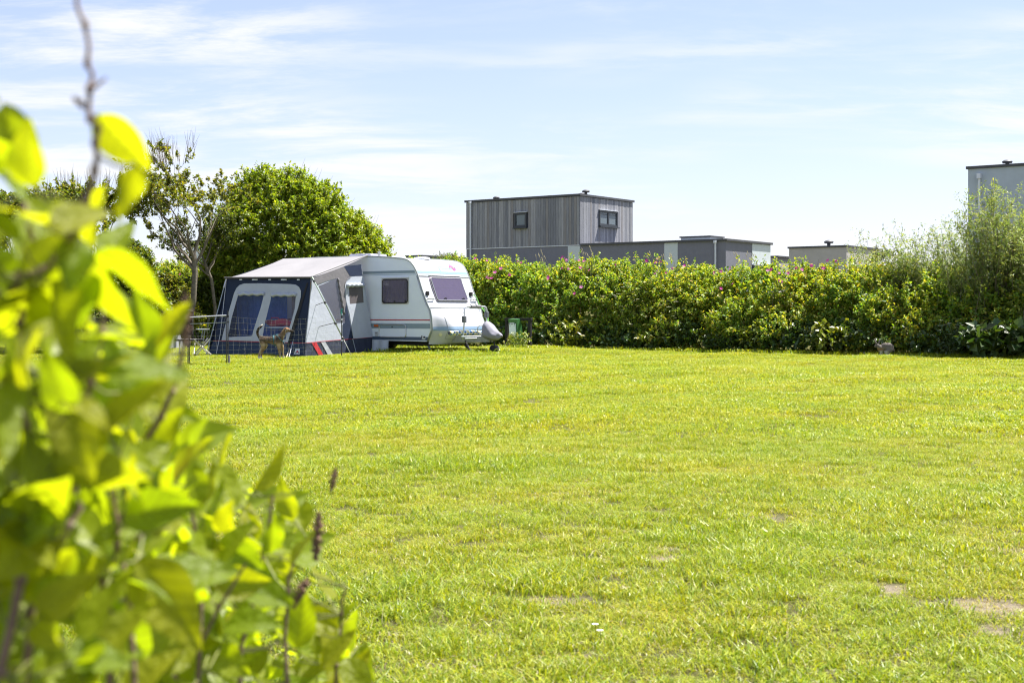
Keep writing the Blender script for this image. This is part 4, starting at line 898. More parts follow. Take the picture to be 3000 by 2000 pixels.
    tb.tube([(xb - .05, .47, .46), (xb - .03, .47, .62), (xb, .47, .95), (xb, .47, 1.25), (xb, .50, 1.31), (xb, .56, 1.335), (xb, 1.36, 1.335), (xb, 1.42, 1.31), (xb, 1.45, 1.25), (xb, 1.45, .95), (xb - .03, 1.45, .62), (xb - .05, 1.45, .5)], .021, 8)
    tb.tube([(xb - .02, .47, 1.20), (xb - .02, .56, 1.33)], .010, 6); tb.tube([(xb - .02, 1.45, 1.18), (xb - .02, 1.36, 1.33)], .010, 6)
    rk = tb.build("bicycle_carrier", mat("carrier_tube", (.50, .53, .58), .35, .3, var=.05), t, True)
    for y, z in ((.47, 1.0), (1.45, 1.12)): B().box(xb - .045, xb + .045, y - .055, y + .055, z - .085, z + .085, .015).build("clamp", mat("grey_plastic", (.10, .11, .125), .5, var=.08), rk)
    for y0, y1 in ((.74, .92), (.98, 1.16)): B().tube([(xb, y0, 1.335), (xb, y1, 1.335)], .048, 12).build("foam_grip", mat("grey_foam", (.16, .165, .175), .8, var=.1), rk, True, sharp=40)
    for z, x in ((.545, xb - .02), (.50, xb + .10)): B().tube([(x, .38, z), (x, 1.62, z)], .016, 6).build("carrier_rail", M_WHITEPVC, rk, True)
    # mud flap / wheel skirt by the awning
    b = B(); k = 10
    V = []; F_ = []
    for i in range(k + 1):
        x = -1.97 + .60 * i / k; y = -.05 - .02 * math.sin(i * 1.3); V += [(x + .03, y - .05, .14), (x, y, .42)]
        if i: F_.append((2 * i - 2, 2 * i, 2 * i + 1, 2 * i - 1))
    mk("wheel_skirt", V, F_, mat("grey_pvc", (.42, .47, .52), .5, var=.1, bump=.3, bscale=14), t, True)
    return t
def xf2(x):
    xs = [p[0] for p in PROF[5:15]]; zs = [p[1] for p in PROF[5:15]]; return float(np.interp(x, xs, zs))
CARAVAN = build_caravan(); MC = root_matrix(CARAVAN)

def build_hitch_cover():
    c = MC @ Vector((1.24, 1.1, 0)); t = thing("hitch_cover", "baggy grey cloth cover tied over the caravan hitch", "cover", (c.x, c.y, gz(c.x, c.y)), ROT)
    XS = [-.30, -.27, -.22, -.14, -.05, .04, .12, .18, .24, .28]; TP = [.56, .66, .80, .84, .79, .69, .61, .58, .54, .47]; BT = [.46, .42, .37, .34, .32, .31, .32, .33, .36, .42]; WD = [.07, .13, .19, .21, .22, .21, .19, .17, .13, .06]
    V = []; ns, nr = 30, 36
    for i in range(ns + 1):
        x = XS[0] + (XS[-1] - XS[0]) * i / ns; tp_, bt, wd = (float(np.interp(x, XS, q_)) for q_ in (TP, BT, WD))
        for k in range(nr):
            a = 2 * math.pi * k / nr; cz, cy = math.sin(a), math.cos(a)
            f = 1 + .06 * math.sin(4 * a + 9 * x) + .05 * math.sin(9 * a - 14 * x + 1) * (1 - max(0, cz)) + .03 * math.sin(17 * x + 3 * a)
            V.append((x + .02 * math.sin(3 * a + 5 * x), wd * cy * f * (1 - .35 * max(0, cz)), (tp_ + bt) / 2 + (tp_ - bt) / 2 * (abs(cz) ** .8) * (1 if cz > 0 else -1) * (.97 + .03 * f)))
    Fq = [(i * nr + k, i * nr + (k + 1) % nr, (i + 1) * nr + (k + 1) % nr, (i + 1) * nr + k) for i in range(ns) for k in range(nr)] + [tuple(range(nr)), tuple(range(ns * nr, (ns + 1) * nr))]
    mk("cloth", V, Fq, mat("grey_cloth", (.21, .21, .25), .85, var=.1, vscale=5, bump=.5, bscale=7), t, True)
    tie = B(); tie.tube([(-.37 + .02 * math.cos(a), .13 * math.cos(a), .60 + .12 * math.sin(a)) for a in np.linspace(0, 6.283, 14)], .012, 5); tie.build("drawstring", M_TRIMD, t)
build_hitch_cover()

def build_mat_roll():
    c = MC @ Vector((.60, .10, .635)); t = thing("rolled_mat", "rolled blue and yellow checked mat lying across the bicycle carrier", "mat", c, ROT)
    m, nt, n, l, out = new_mat("checked_weave"); p = n.new("ShaderNodeBsdfPrincipled"); p.inputs['Roughness'].default_value = .8
    co = n.new("ShaderNodeTexCoord"); s = n.new("ShaderNodeSeparateXYZ"); l.new(co.outputs['Object'], s.inputs[0])
    ck = n.new("ShaderNodeTexChecker"); ck.inputs['Scale'].default_value = 9; ck.inputs[1].default_value = (.05, .17, .40, 1); ck.inputs[2].default_value = (.62, .56, .22, 1)
    wv = n.new("ShaderNodeTexWave"); wv.inputs['Scale'].default_value = 2.6; wv.bands_direction = 'Y'; l.new(co.outputs['Object'], wv.inputs[0]); l.new(co.outputs['Object'], ck.inputs[0])
    mx = n.new("ShaderNodeMixRGB"); mx.inputs[2].default_value = (.66, .70, .66, 1); r = n.new("ShaderNodeMapRange"); r.inputs[1].default_value = .72; r.inputs[2].default_value = .8; l.new(wv.outputs[0], r.inputs[0]); l.new(r.outputs[0], mx.inputs[0]); l.new(ck.outputs[0], mx.inputs[1])
    l.new(mx.outputs[0], p.inputs[0]); l.new(p.outputs[0], out.inputs[0])
    B().tube([(0, 0, 0), (0, .02, 0), (0, .7, .012), (0, 1.42, .0)], [.05, .062, .06, .058], 18).build("roll", m, t, True, sharp=40)
    sp = [(.052 * (1 - i / 26) * math.cos(i * .75), -.006, .052 * (1 - i / 26) * math.sin(i * .75)) for i in range(26)]
    B().tube(sp, .005, 4).build("rolled_edge", mat("dark_mat_edge", (.03, .04, .09), .8, var=.2), t)
build_mat_roll()
b = B(); P = [MC @ Vector(p) for p in ((-.16, 2.10, 1.68), (-.05, 2.12, 1.58), (.02, 2.16, 1.36), (.34, 2.05, 1.15), (.45, 1.98, .8), (.55, 1.85, .58))]
b.tube(P, .013, 6); b.tube([P[2], MC @ Vector((.30, 2.16, 1.2)), MC @ Vector((.42, 2.04, .85)), MC @ Vector((.5, 1.95, .6))], .009, 6)
put(b.build("green_strap", mat("green_webbing", (.14, .42, .06), .7, var=.15), None, True), "bright green tie strap hanging down the front corner of the caravan", "strap")

# ------------------------------------------------------------------ awning
M_NAVY = mat("navy_canvas", (.016, .026, .056), .85, var=.15, vscale=4, bump=.25, bscale=9, spec=.25)
M_LIGHT = mat("light_grey_canvas", (.46, .50, .57), .85, var=.07, vscale=3, bump=.35, bscale=8, spec=.25, trans=.16)
M_TAUPE = mat("taupe_canvas", (.17, .165, .175), .85, var=.08, vscale=3, bump=.4, bscale=10, spec=.25, trans=.05)
M_ROOF = mat("grey_roof_canvas", (.33, .325, .335), .62, var=.07, vscale=1.6, bump=.35, bscale=3.5, spec=.35, trans=.30)
M_PVC = glass_mat("clear_pvc", (.80, .84, .92), .78, .06, (.10, .12, .19))
M_PIPING = mat("red_piping", (.48, .03, .05), .6, var=.08)
M_MUD = mat("pale_mud_strip", (.36, .42, .52), .6, var=.15, vscale=6, bump=.3, bscale=10)
def zz1(pts): return [(580 + x * 520 / 2265, 720 + y * 520 / 2265) for x, y in pts]
def zc7(pts): return [(850 + x / 5.407, 780 + y / 5.407) for x, y in pts]
def build_awning():
    c = MC @ Vector((-3.8, -1.3, 0)); t = thing("awning", "navy and grey caravan awning with two clear front windows", "awning", (c.x, c.y, 0), ROT)
    L = lambda *p: MC @ Vector(p)
    FR, FL, FTR, FTL = L(-1.98, -2.565, .0), L(-5.75, -2.565, .0), L(-2.2, -2.15, 2.07), L(-5.4, -2.15, 2.11)
    BRb, RTR, RTL = L(-1.98, 0, .08), L(-2.2, -.01, 2.70), L(-5.42, -.01, 2.70)
    nF = (FL - FR).cross(FTR - FR).normalized(); nF = nF if nF.y < 0 else -nF
    nS = (BRb - FR).cross(RTR - FR).normalized(); nS = nS if nS.x > 0 else -nS
    def fr(pts, off): return [hit(x, y, FR + nF * off, nF) for x, y in pts]
    def sr(pts, off): return [hit(x, y, FR + nS * off, nS) for x, y in pts]
    def seg(poly, k=5):                                                      # subdivide so that outlines stay even
        return poly
    # roof: a sagging sheet with a small overhang, crease lines running from the poles
    nu, nv = 34, 26; V = []
    for j in range(nv + 1):
        v = j / nv; a = RTL.lerp(FTL, v); e = RTR.lerp(FTR, v)
        for i in range(nu + 1):
            u = i / nu; p = a.lerp(e, u); sag = -.05 * 4 * v * (1 - v) * (.55 + .45 * math.cos((u - .5) * 12.56)) - .012 * math.sin(u * 31 + v * 9) * v * (1 - v) - .02 * math.sin(7 * u - 5 * v) * v * (1 - v)
            V.append(p + Vector((0, 0, .02 + sag)))
    q = nu + 1; mk("roof", V, [(j * q + i, j * q + i + 1, (j + 1) * q + i + 1, (j + 1) * q + i) for j in range(nv) for i in range(nu)], M_ROOF, t, True, True)
    # front wall
    pane1 = zz1([(520, 600), (845, 615), (800, 790), (705, 1085), (690, 1150), (382, 1165), (430, 920)])
    pane2 = zz1([(935, 610), (1250, 622), (1235, 800), (1150, 1110), (1115, 1195), (820, 1185), (860, 960), (925, 700)])
    outer = [(u[0], u[1]) for u in zz1([(372, 415), (1440, 415), (1436, 560), (1372, 1240), (150, 1208), (355, 520)])]
    rng_ = lambda poly: poly
    sheet("front_wall", [fr(zz1([(372, 418), (1438, 418), (1425, 640), (1372, 1238), (196, 1208), (300, 800)]), 0), fr(pane1, 0), fr(pane2, 0)], M_NAVY, t)
    sheet("front_skirt", [fr(zz1([(195, 1212), (1371, 1242), (1362, 1438), (130, 1398)]), 0)], mat("navy_skirt", (.022, .040, .085), .7, var=.15, vscale=4, bump=.3, bscale=8, spec=.3), t)
    grey = chaikin(zz1([(300, 1203), (480, 530), (540, 480), (700, 478), (1230, 488), (1300, 520), (1318, 640), (1150, 1232)]), 0)
    gp = zz1([(300, 1203), (395, 830), (462, 600), (490, 540), (530, 500), (590, 480), (800, 478), (1180, 488), (1245, 495), (1290, 525), (1314, 575), (1312, 650), (1250, 900), (1152, 1230)])
    f = sheet("window_panel", [fr(gp, .012), fr(pane1, .012), fr(pane2, .012)], M_LIGHT, t)
    for p_ in (pane1, pane2): sheet("pane", [fr(p_, .006)], M_PVC, f)
    for y0, xs_ in ((600, (520, 845)), (612, (935, 1250))):                # rolled up blinds along the heads of the panes
        k = 12; b = B(); b.tube([hit(*zz1([(xs_[0] + (xs_[1] - xs_[0]) * i / k, y0 + 14 + 7 * math.sin(i * 1.6))])[0], FR + nF * .03, nF) for i in range(k + 1)], .045, 8); b.build("rolled_blind", M_LIGHT, f, True, True)
    sheet("piping", [fr(zz1([(195, 1206), (1372, 1237), (1372, 1243), (195, 1212)]), .010)], M_PIPING, t)
    sheet("mud_strip", [fr(zz1([(130, 1393), (1364, 1432), (1362, 1448), (105, 1405)]), .014)], M_MUD, t)
    # dark stripe along the right corner of the front
    sheet("corner_strip", [fr(zz1([(1388, 470), (1408, 470), (1255, 1000), (1160, 1290), (1130, 1290), (1240, 900)]), .016)], mat("black_webbing", (.008, .009, .013), .8), t)
    # side wall
    win = zc7([(450, 312), (742, 190), (800, 470), (855, 760), (872, 893), (740, 897), (640, 690), (540, 500)])
    sheet("side_wall", [sr(zc7([(345, 190), (1128, -28), (1165, 240), (1312, 1118), (238, 1213), (290, 700)]), 0), sr(win, 0)], M_LIGHT, t)
    sheet("side_window", [sr(win, .006)], glass_mat("clear_pvc_side", (.80, .84, .92), .66, .08, (.22, .22, .26)), t)
    sheet("side_skirt", [sr(zc7([(238, 1215), (1312, 1120), (1318, 1372), (222, 1472)]), 0)], mat("navy_skirt_side", (.028, .036, .062), .75, var=.3, vscale=7, bump=.8, bscale=6, spec=.35), t)
    sheet("gable_band", [sr(zc7([(350, 188), (600, 95), (846, 2), (900, 75), (950, 152), (890, 210), (866, 290), (866, 480), (885, 560), (858, 765), (845, 690), (800, 460), (760, 185), (600, 225), (440, 285), (400, 262)]), .010)], M_TAUPE, t)
    sheet("gable_corner", [sr(zc7([(852, 0), (1127, -30), (1147, 156), (950, 156), (905, 80)]), .014)], M_NAVY, t)
    sheet("navy_strip", [sr(zc7([(862, 765), (888, 590), (900, 640), (1000, 1146), (835, 1160), (838, 900), (876, 895)]), .012)], M_NAVY, t)
    dp = zc7([(866, 300), (880, 250), (910, 205), (960, 168), (1040, 158), (1150, 156), (1235, 640), (1312, 1118), (1002, 1145), (945, 760), (892, 560)])
    dw = zc7([(930, 330), (1148, 318), (1165, 574), (946, 598)])
    d = sheet("door_panel", [sr(dp, .018), sr(dw, .018)], M_LIGHT, t)
    sheet("door_window", [sr(dw, .012)], glass_mat("smoked_pvc", (.45, .42, .42), .5, .12, (.20, .18, .18)), d)
    sheet("door_lining", [sr(zc7([(925, 325), (1150, 312), (1168, 580), (942, 603)]), -.10)], mat("taupe_lining", (.25, .225, .21), .9, var=.05), d)
    rolled = [hit(*zc7([(905 + 260 * i / 12, 300 - 6 * (i / 12) + 8 * math.sin(i * 1.9))])[0], FR + nS * .05, nS) for i in range(13)]
    B().tube(rolled, [.05 + .012 * math.sin(i * 2.3) for i in range(13)], 9).build("rolled_blind", M_LIGHT, d, True, True)
    zp = sr(zc7([(866, 300), (880, 250), (910, 205), (960, 165)]), .022); B().tube(zp, .012, 5).build("zip", M_TAUPE, d, world=True)
    for k, (pp, m_) in enumerate((([(238, 1210), (700, 1168), (1312, 1116), (1312, 1122), (700, 1175), (238, 1217)], M_PIPING), ([(340, 1208), (415, 1202), (540, 1424), (470, 1432)], mat("red_canvas", (.42, .02, .03), .6, var=.15, bump=.4, bscale=9)),
                                  ([(490, 1200), (556, 1192), (690, 1416), (612, 1424)], mat("silver_canvas", (.36, .38, .42), .55, var=.15, bump=.4, bscale=9)))):
        sheet(("piping", "red_flash", "grey_flash")[k], [sr(zc7(pp), .012)], m_, t)
    sheet("mud_strip", [sr(zc7([(222, 1462), (700, 1418), (1320, 1355), (1320, 1372), (700, 1440), (222, 1478)]), .016)], M_MUD, t)
    for a_, b_ in (((990, 1145), (1050, 1385)), ((1150, 156), (1312, 1118))):
        B().tube(sr(zc7([a_, b_]), .022), .008, 5).build("zip", M_MUD, t, world=True)
    # gathered seam beside the window
    B().tube([hit(*zc7([(758 + 100 * (i / 16) ** 1.05 + 5 * math.sin(i * 2.4), 190 + 560 * i / 16)])[0], FR + nS * .03, nS) for i in range(17)], [.028 + .012 * math.sin(i * 2.1) for i in range(17)], 6).build("gathered_seam", M_TAUPE, t, True, True)
    # left wall, floor sheet, rear upright
    mk("left_wall", [FL, FTL, RTL, L(-5.75, -.02, .05)], [(0, 1, 2, 3)], M_NAVY, t, world=True)
    mk("ground_sheet", [p + Vector((0, 0, .10)) for p in (L(-2.1, -2.4, 0), L(-5.6, -2.4, 0), L(-5.6, -.05, 0), L(-2.1, -.05, 0))], [(0, 1, 2, 3)], mat("groundsheet", (.09, .10, .12), .9, var=.15), t, world=True)
    for x0, x1, y, nm, c_, tr in ((-5.45, -3.45, -1.75, "blue_curtain", (.07, .15, .48), .25), (-3.42, -2.98, -1.65, "taupe_curtain", (.36, .32, .33), .15), (-2.96, -2.45, -1.55, "beige_curtain", (.45, .38, .30), .15)):
        k = int((x1 - x0) / .06); mk("inner_curtain", [L(x0 + (x1 - x0) * i / k, y + .035 * math.sin(i * 1.3 + .5 * math.sin(i * .7)), z) for i in range(k + 1) for z in (.12, 2.0)], [(2 * i, 2 * i + 2, 2 * i + 3, 2 * i + 1) for i in range(k)], mat(nm, c_, .9, var=.25, trans=tr), t, True, True)
    # frame
    vl = B(); vl.tube([FTL + nF * .03 + Vector((-.05, 0, .01)), FTR + nF * .03 + Vector((.03, 0, .01))], .028, 6); vl.build("valance", mat("dark_valance", (.05, .048, .05), .8), t, world=True)
    for x in (545, 725, 915, 1095, 1280):
        p = hit(*zz1([(x, 432)])[0], FR + nF * .05, nF); B().add([p + Vector((sx * (.075 if x in (725, 1095) else .035), sy * .006, sz * .014)) for sz in (-1, 1) for sy in (-1, 1) for sx in (-1, 1)], [(0, 1, 3, 2), (4, 6, 7, 5), (0, 4, 5, 1), (2, 3, 7, 6), (0, 2, 6, 4), (1, 5, 7, 3)]).build("roof_clip", M_WHITEPVC, t, world=True)
    B().tube([FTL + nF * .03, FTL.lerp(FL, .5) + nF * .03, FL + nF * .03], .013, 6).build("piped_edge", M_MUD, t, world=True)
    B().tube([FTR + Vector((0, 0, .04)), RTR + Vector((.02, 0, .04))], .02, 6).build("piped_edge", M_ROOF, t, world=True)
    B().tube([FTL + Vector((-.01, 0, .03)), FTL + Vector((0, 0, -.28)) + nF * .12], .022, 6).build("pole_end", M_ALU, t, world=True)
    # storm pole from the front corner, with its clips
    foot = at(1031, 1043, 35.0); foot.z = gz(foot.x, foot.y); top = FTR + nF * .02 + nS * .08 + Vector((0, 0, -.03))
    b = B(); b.tube([FTR + nF * .02, FTR + nF * .02 + nS * .05 + Vector((0, 0, .01)), top, top.lerp(foot, .74)], .019, 8); pole = b.build("storm_pole", mat("pale_green_pole", (.36, .43, .36), .4, .3, var=.08), t, True, True)
    B().tube([top.lerp(foot, .74), top.lerp(foot, .84), foot], [.012, .010, .007], 6).build("guy_rope", mat("grey_rope", (.42, .44, .42), .8), t, True, True)
    for k in (.02, .30, .57, .76): p = top.lerp(foot, k); B().tube([p, p + (foot - top).normalized() * .05], .034, 8).build("clip", M_BLACK, t, world=True)
    for k in (.30, .57):
        p = top.lerp(foot, k); B().tube([p, p - nS * (nS.dot(p - FR) - .01) + Vector((0, 0, -.06))], .008, 5).build("loop", M_BLACK, t, world=True)
    p0, p1 = hit(849, 1020, FR + nF * .03, nF), at(838, 1049, 34.7); p1.z = gz(p1.x, p1.y); B().tube([p0, p1], .014, 6).build("tension_strap", mat("tan_strap", (.42, .35, .22), .8), t, world=True)
    p0, p1 = hit(858, 1000, FR + nF * .03, nF), at(846, 1050, 34.6); p1.z = gz(p1.x, p1.y); B().tube([p0, p1], .006, 5).build("cord", M_WHITEPVC, t, world=True)
    p0 = FTL + nF * .02; p1 = at(590, 1043, 36.3); p1.z = gz(p1.x, p1.y); B().tube([p0, hit(645, 980, FR + nF * .04, nF), hit(632, 1044, FR + nF * .05, nF)], .007, 5).build("cord", M_WHITEPVC, t, world=True)
    # maker's label by the corner
    lb = sheet("cloth_label", [fr(zz1([(1243, 1312), (1300, 1312), (1298, 1384), (1225, 1384)]), .014)], mat("label_white", (.62, .66, .70), .7), t)
    sheet("label_print", [fr(zz1([(1238, 1372), (1268, 1328), (1296, 1370), (1282, 1372), (1268, 1348), (1252, 1372)]), .018)], mat("label_blue", (.06, .08, .20), .7), lb)
    sheet("label_print", [fr(zz1([(1250, 1360), (1268, 1335), (1284, 1360)]), .021)], mat("label_red", (.48, .03, .06), .7), lb)
    return t
build_awning()

def build_table():
    c = MC @ Vector((-3.45, -2.10, .1)); t = thing("camping_table", "white legged camping table inside the awning", "table", c, ROT)
    B().box(-.55, .55, -.22, .22, .66, .70, .01).build("table_top", M_WHITEPVC, t)
    for x in (-.48, .48):
        for y in (-.18, .18): B().tube([(x, y, 0), (x, y, .66)], .018, 6).build("leg", M_WHITEPVC, t)
    r = thing("red_bag", "red cloth bag lying on the camping table inside the awning", "bag", c + Vector((0, 0, .70)), ROT)
    bm = bmesh.new(); bmesh.ops.create_icosphere(bm, subdivisions=3, radius=1)
    for v in bm.verts: d = v.co; v.co = (d.x * .50, d.y * .18, .10 + d.z * .10 + .03 * math.sin(d.x * 5)) if d.z > -.9 else (d.x * .5, d.y * .18, .0)
    me = bpy.data.meshes.new("bag_body"); bm.to_mesh(me); bm.free(); link("bag_body", me, mat("red_cloth", (.50, .03, .05), .8, var=.15, bump=.4, bscale=8), r, True)
    B().tube([(-.2, -.10, .16), (-.12, -.15, .24), (.12, -.15, .24), (.2, -.10, .16)], .012, 6).build("strap", M_PIPING, r, True)
build_table()

# ------------------------------------------------------------------ hookup box and its wooden frame
def build_hookup():
    p = at(1482, 1000, 42.0); p.z = gz(p.x, p.y); t = thing("wooden_frame", "black timber frame of two posts and a beam around the hookup box", "frame", p, ROT)
    m = mat("black_timber", (.025, .024, .024), .85, var=.35, vscale=8, bump=.5, bscale=20, stretch=(3, 3, .6), spec=.2)
    B().box(-.0, .085, -.045, .045, -.1, .89, .006).build("post", m, t); B().box(.87, .955, -.045, .045, -.1, .88, .006).build("post", m, t); B().box(-.02, .975, -.05, .05, .885, .955, .006).build("beam", m, t)
    q = at(1494, 1000, 41.7); q.z = gz(q.x, q.y); t = thing("hookup_box", "green electric hookup box with white cover inside the black frame", "box", q, ROT)
    g = mat("green_enclosure", (.035, .13, .035), .45, var=.1, vscale=4)
    V = [(0, -.02, .34), (.30, -.02, .34), (.33, .24, .34), (-.02, .24, .34), (-.01, -.05, .78), (.31, -.05, .78), (.31, .16, .78), (-.01, .16, .78), (-.02, -.07, .90), (.32, -.07, .90), (.30, .12, .92), (0, .12, .92)]
    mk("enclosure", V, [(0, 3, 2, 1), (0, 1, 5, 4), (1, 2, 6, 5), (2, 3, 7, 6), (3, 0, 4, 7), (4, 5, 9, 8), (5, 6, 10, 9), (6, 7, 11, 10), (7, 4, 8, 11), (8, 9, 10, 11)], g, t)
    B().box(.04, .24, .04, .18, -.1, .345).build("pedestal", g, t)
    V = [(.02, -.036, .40), (.265, -.036, .40), (.265, -.062, .77), (.02, -.062, .77)]; V2 = [(x, y - .02, z) for x, y, z in V]
    cv = mk("cover_plate", V + V2, [(4, 5, 6, 7), (0, 1, 5, 4), (1, 2, 6, 5), (2, 3, 7, 6), (3, 0, 4, 7)], mat("plate_white", (.60, .70, .72), .4, var=.04), t)
    for x in (.05, .13, .215): B().box(x, x + .018, -.095, -.076, .735, .775).build("catch", M_BLACK, cv)
    B().box(.05, .23, -.088, -.0825, .78, .795).build("number_strip", M_WHITEPVC, cv)
    for x in (.05, .20): B().box(x, x + .04, -.0835, -.078, .68, .70).build("window_mark", mat("grey_print", (.25, .38, .38), .6), cv)
    B().add([(.10, -.075, .445), (.135, -.085, .425), (.17, -.075, .445), (.135, -.085, .47), (.135, -.066, .445)], [(0, 1, 3), (1, 2, 3), (0, 4, 1), (1, 4, 2)]).build("lever", M_BLACK, cv)
build_hookup()

# ------------------------------------------------------------------ netting fence, folding rail, camping chair, tent
def build_net():
    spots = [(330, 36.0), (475, 33.4), (551, 30.9), (668, 31.75), (1001, 34.75)]
    P = []
    for px, Y in spots: p = at(px, 1000, Y); p.z = gz(p.x, p.y); P.append(p)
    t = thing("netting_fence", "low black posted electric netting fence strung in front of the awning", "fence", P[3])
    pm = mat("black_post", (.014, .014, .015), .55, var=.1); wm = mat("net_string", (.46, .48, .46), .6, var=.1)
    hs = [.08, .20, .31, .42, .53, .66, .80, .95, 1.08]
    for i, p in enumerate(P):
        h = 1.22 if i != 4 else 1.15
        po = B().tube([p - Vector((0, 0, .15)), p + Vector((0, 0, h))], .013, 7).build("post", pm, t, world=True)
        for z in (.42, .95, 1.08): B().box(p.x - .018, p.x + .018, p.y - .018, p.y + .018, z - .02 + p.z, z + .02 + p.z).build("insulator", M_WHITEPVC if i == 4 else M_BLACK, po, world=True)
    po = B().tube([P[4] + Vector((0, 0, 1.05)), P[4] + Vector((-.01, 0, 1.16)), P[4] + Vector((.015, 0, 1.22))], .022, 6).build("handle", mat("teal_plastic", (.02, .22, .18), .5), t, world=True)
    for i in range(len(P) - 1):
        a, e = P[i], P[i + 1]; ln = (e - a).length; n = 14; b = B()
        sagk = .035 * ln
        for k, z in enumerate(hs):
            pts = [a.lerp(e, j / n) + Vector((0, 0, z - sagk * (z / 1.08) * 4 * (j / n) * (1 - j / n) * .8 + random.gauss(0, .006))) for j in range(n + 1)]
            b.tube(pts, .0015, 3, False)
        m = int(ln / .15)
        for j in range(1, m):
            u = j / m; s = sagk * 4 * u * (1 - u) * .8; q = a.lerp(e, u); sh = random.gauss(0, .03); pts = []
            for z in hs: sh += random.gauss(0, .016); pts.append(q + (e - a).normalized() * sh + Vector((0, 0, z - s * z / 1.08)))
            b.tube(pts, .0008, 3, False)
        o = b.build("net", wm, t, world=True); o["kind"] = "stuff"
build_net()
def build_rail():
    a, e = at(555, 1000, 31.05), at(663, 1000, 31.35); a.z = gz(a.x, a.y); e.z = gz(e.x, e.y); t = thing("folding_rail", "folding rail of two bars between the black fence posts", "rail", a)
    up = lambda p, z: p + Vector((0, 0, z))
    for p in (a, e): B().tube([up(p, -.05), up(p, 1.10)], .011, 7).build("upright", M_BLACK, t, world=True)
    B().tube([up(a, 1.075), up(e, 1.115)], .014, 7).build("top_bar", M_ALU, t, world=True)
    B().tube([up(a, .92), up(e, .955)], .010, 7).build("lower_bar", M_TRIMD, t, world=True)
    B().tube([up(e, .02) + Vector((.06, 0, -.04)), up(e, .20) + Vector((.06, 0, 0))], .03, 8).build("foot", mat("grey_foot", (.22, .20, .18), .7), t, world=True)
build_rail()
def build_chair():
    c = at(585, 1030, 36.5); c.z = gz(c.x, c.y); t = thing("camping_chair", "black high backed folding camping chair with aluminium crossed legs", "chair", c, rad(20))
    al = mat("pale_aluminium", (.62, .60, .52), .35, .6, var=.06); fab = mat("black_mesh_fabric", (.010, .010, .012), .8, var=.15)
    B().box(-.72, -.18, -.04, .03, .55, 1.16, .03).build("backrest", fab, t)
    B().tube([(-.72, 0, .45), (-.73, 0, 1.13), (-.66, -.0, 1.18), (-.24, 0, 1.18), (-.17, 0, 1.13), (-.18, 0, .45)], .014, 7).build("back_frame", M_BLACK, t, True)
    B().tube([(-.72, -.02, 1.17), (-.45, -.02, 1.20), (-.18, -.02, 1.17)], .04, 8).build("headrest", fab, t, True)
    B().box(-.66, .10, -.42, .0, .40, .45, .015).build("seat", fab, t)
    for y in (-.44, .02):
        B().tube([(.22, y, .46), (-.14, y, .03)], .017, 7).build("leg", al, t); B().tube([(-.20, y, .44), (.24, y, .04)], .017, 7).build("leg", al, t)
        B().tube([(.02, y, .30), (.08, y, .68)], .013, 7).build("arm_support", M_TRIMD, t); B().box(-.10, .20, y - .03, y + .03, .69, .72, .008).build("armrest", M_TRIMD, t)
    B().tube([(-.14, -.44, .03), (-.14, .02, .03)], .013, 6).build("foot_bar", M_BLACK, t); B().tube([(.24, -.44, .04), (.24, .02, .04)], .013, 6).build("foot_bar", M_BLACK, t)
    c = at(570, 1030, 37.6); c.z = gz(c.x, c.y); s = thing("side_table", "small pale folding table beside the camping chair", "table", c, rad(10))
    B().box(-.45, .05, -.3, .3, .40, .43, .008).build("table_top", mat("pale_grey_top", (.46, .44, .47), .5, var=.05), s)
    for x in (-.4, 0.0):
        B().tube([(x, -.25, 0), (x, .25, .40)], .014, 6).build("leg", M_ALU, s); B().tube([(x, .25, 0), (x, -.25, .40)], .014, 6).build("leg", M_ALU, s)
build_chair()
def build_tent():
    c = at(455, 1000, 43.5); c.z = gz(c.x, c.y); t = thing("grey_tent", "grey tent corner half hidden by bushes left of the camping chair", "tent", c, rad(-25))
    m = mat("grey_tent_cloth", (.26, .27, .30), .7, var=.12, vscale=3, bump=.4, bscale=5)
    mk("tent_body", [(-1.5, -.6, 0), (.25, -.6, 0), (.35, 1.0, 0), (-1.5, 1.0, 0), (-1.1, -.2, 1.35), (.05, -.25, 1.42), (.12, .7, 1.35), (-1.1, .7, 1.3)],
       [(0, 1, 5, 4), (1, 2, 6, 5), (2, 3, 7, 6), (3, 0, 4, 7), (4, 5, 6, 7)], m, t)
    B().tube([(.25, -.62, 0), (.15, -.45, .8), (.05, -.27, 1.43)], .03, 7).build("corner_edge", mat("white_cloth", (.6, .6, .62), .7), t, True)
    B().tube([(.05, -.27, 1.43), (.16, -.3, 1.62)], .012, 6).build("pole_tip", M_ALU, t)
build_tent()

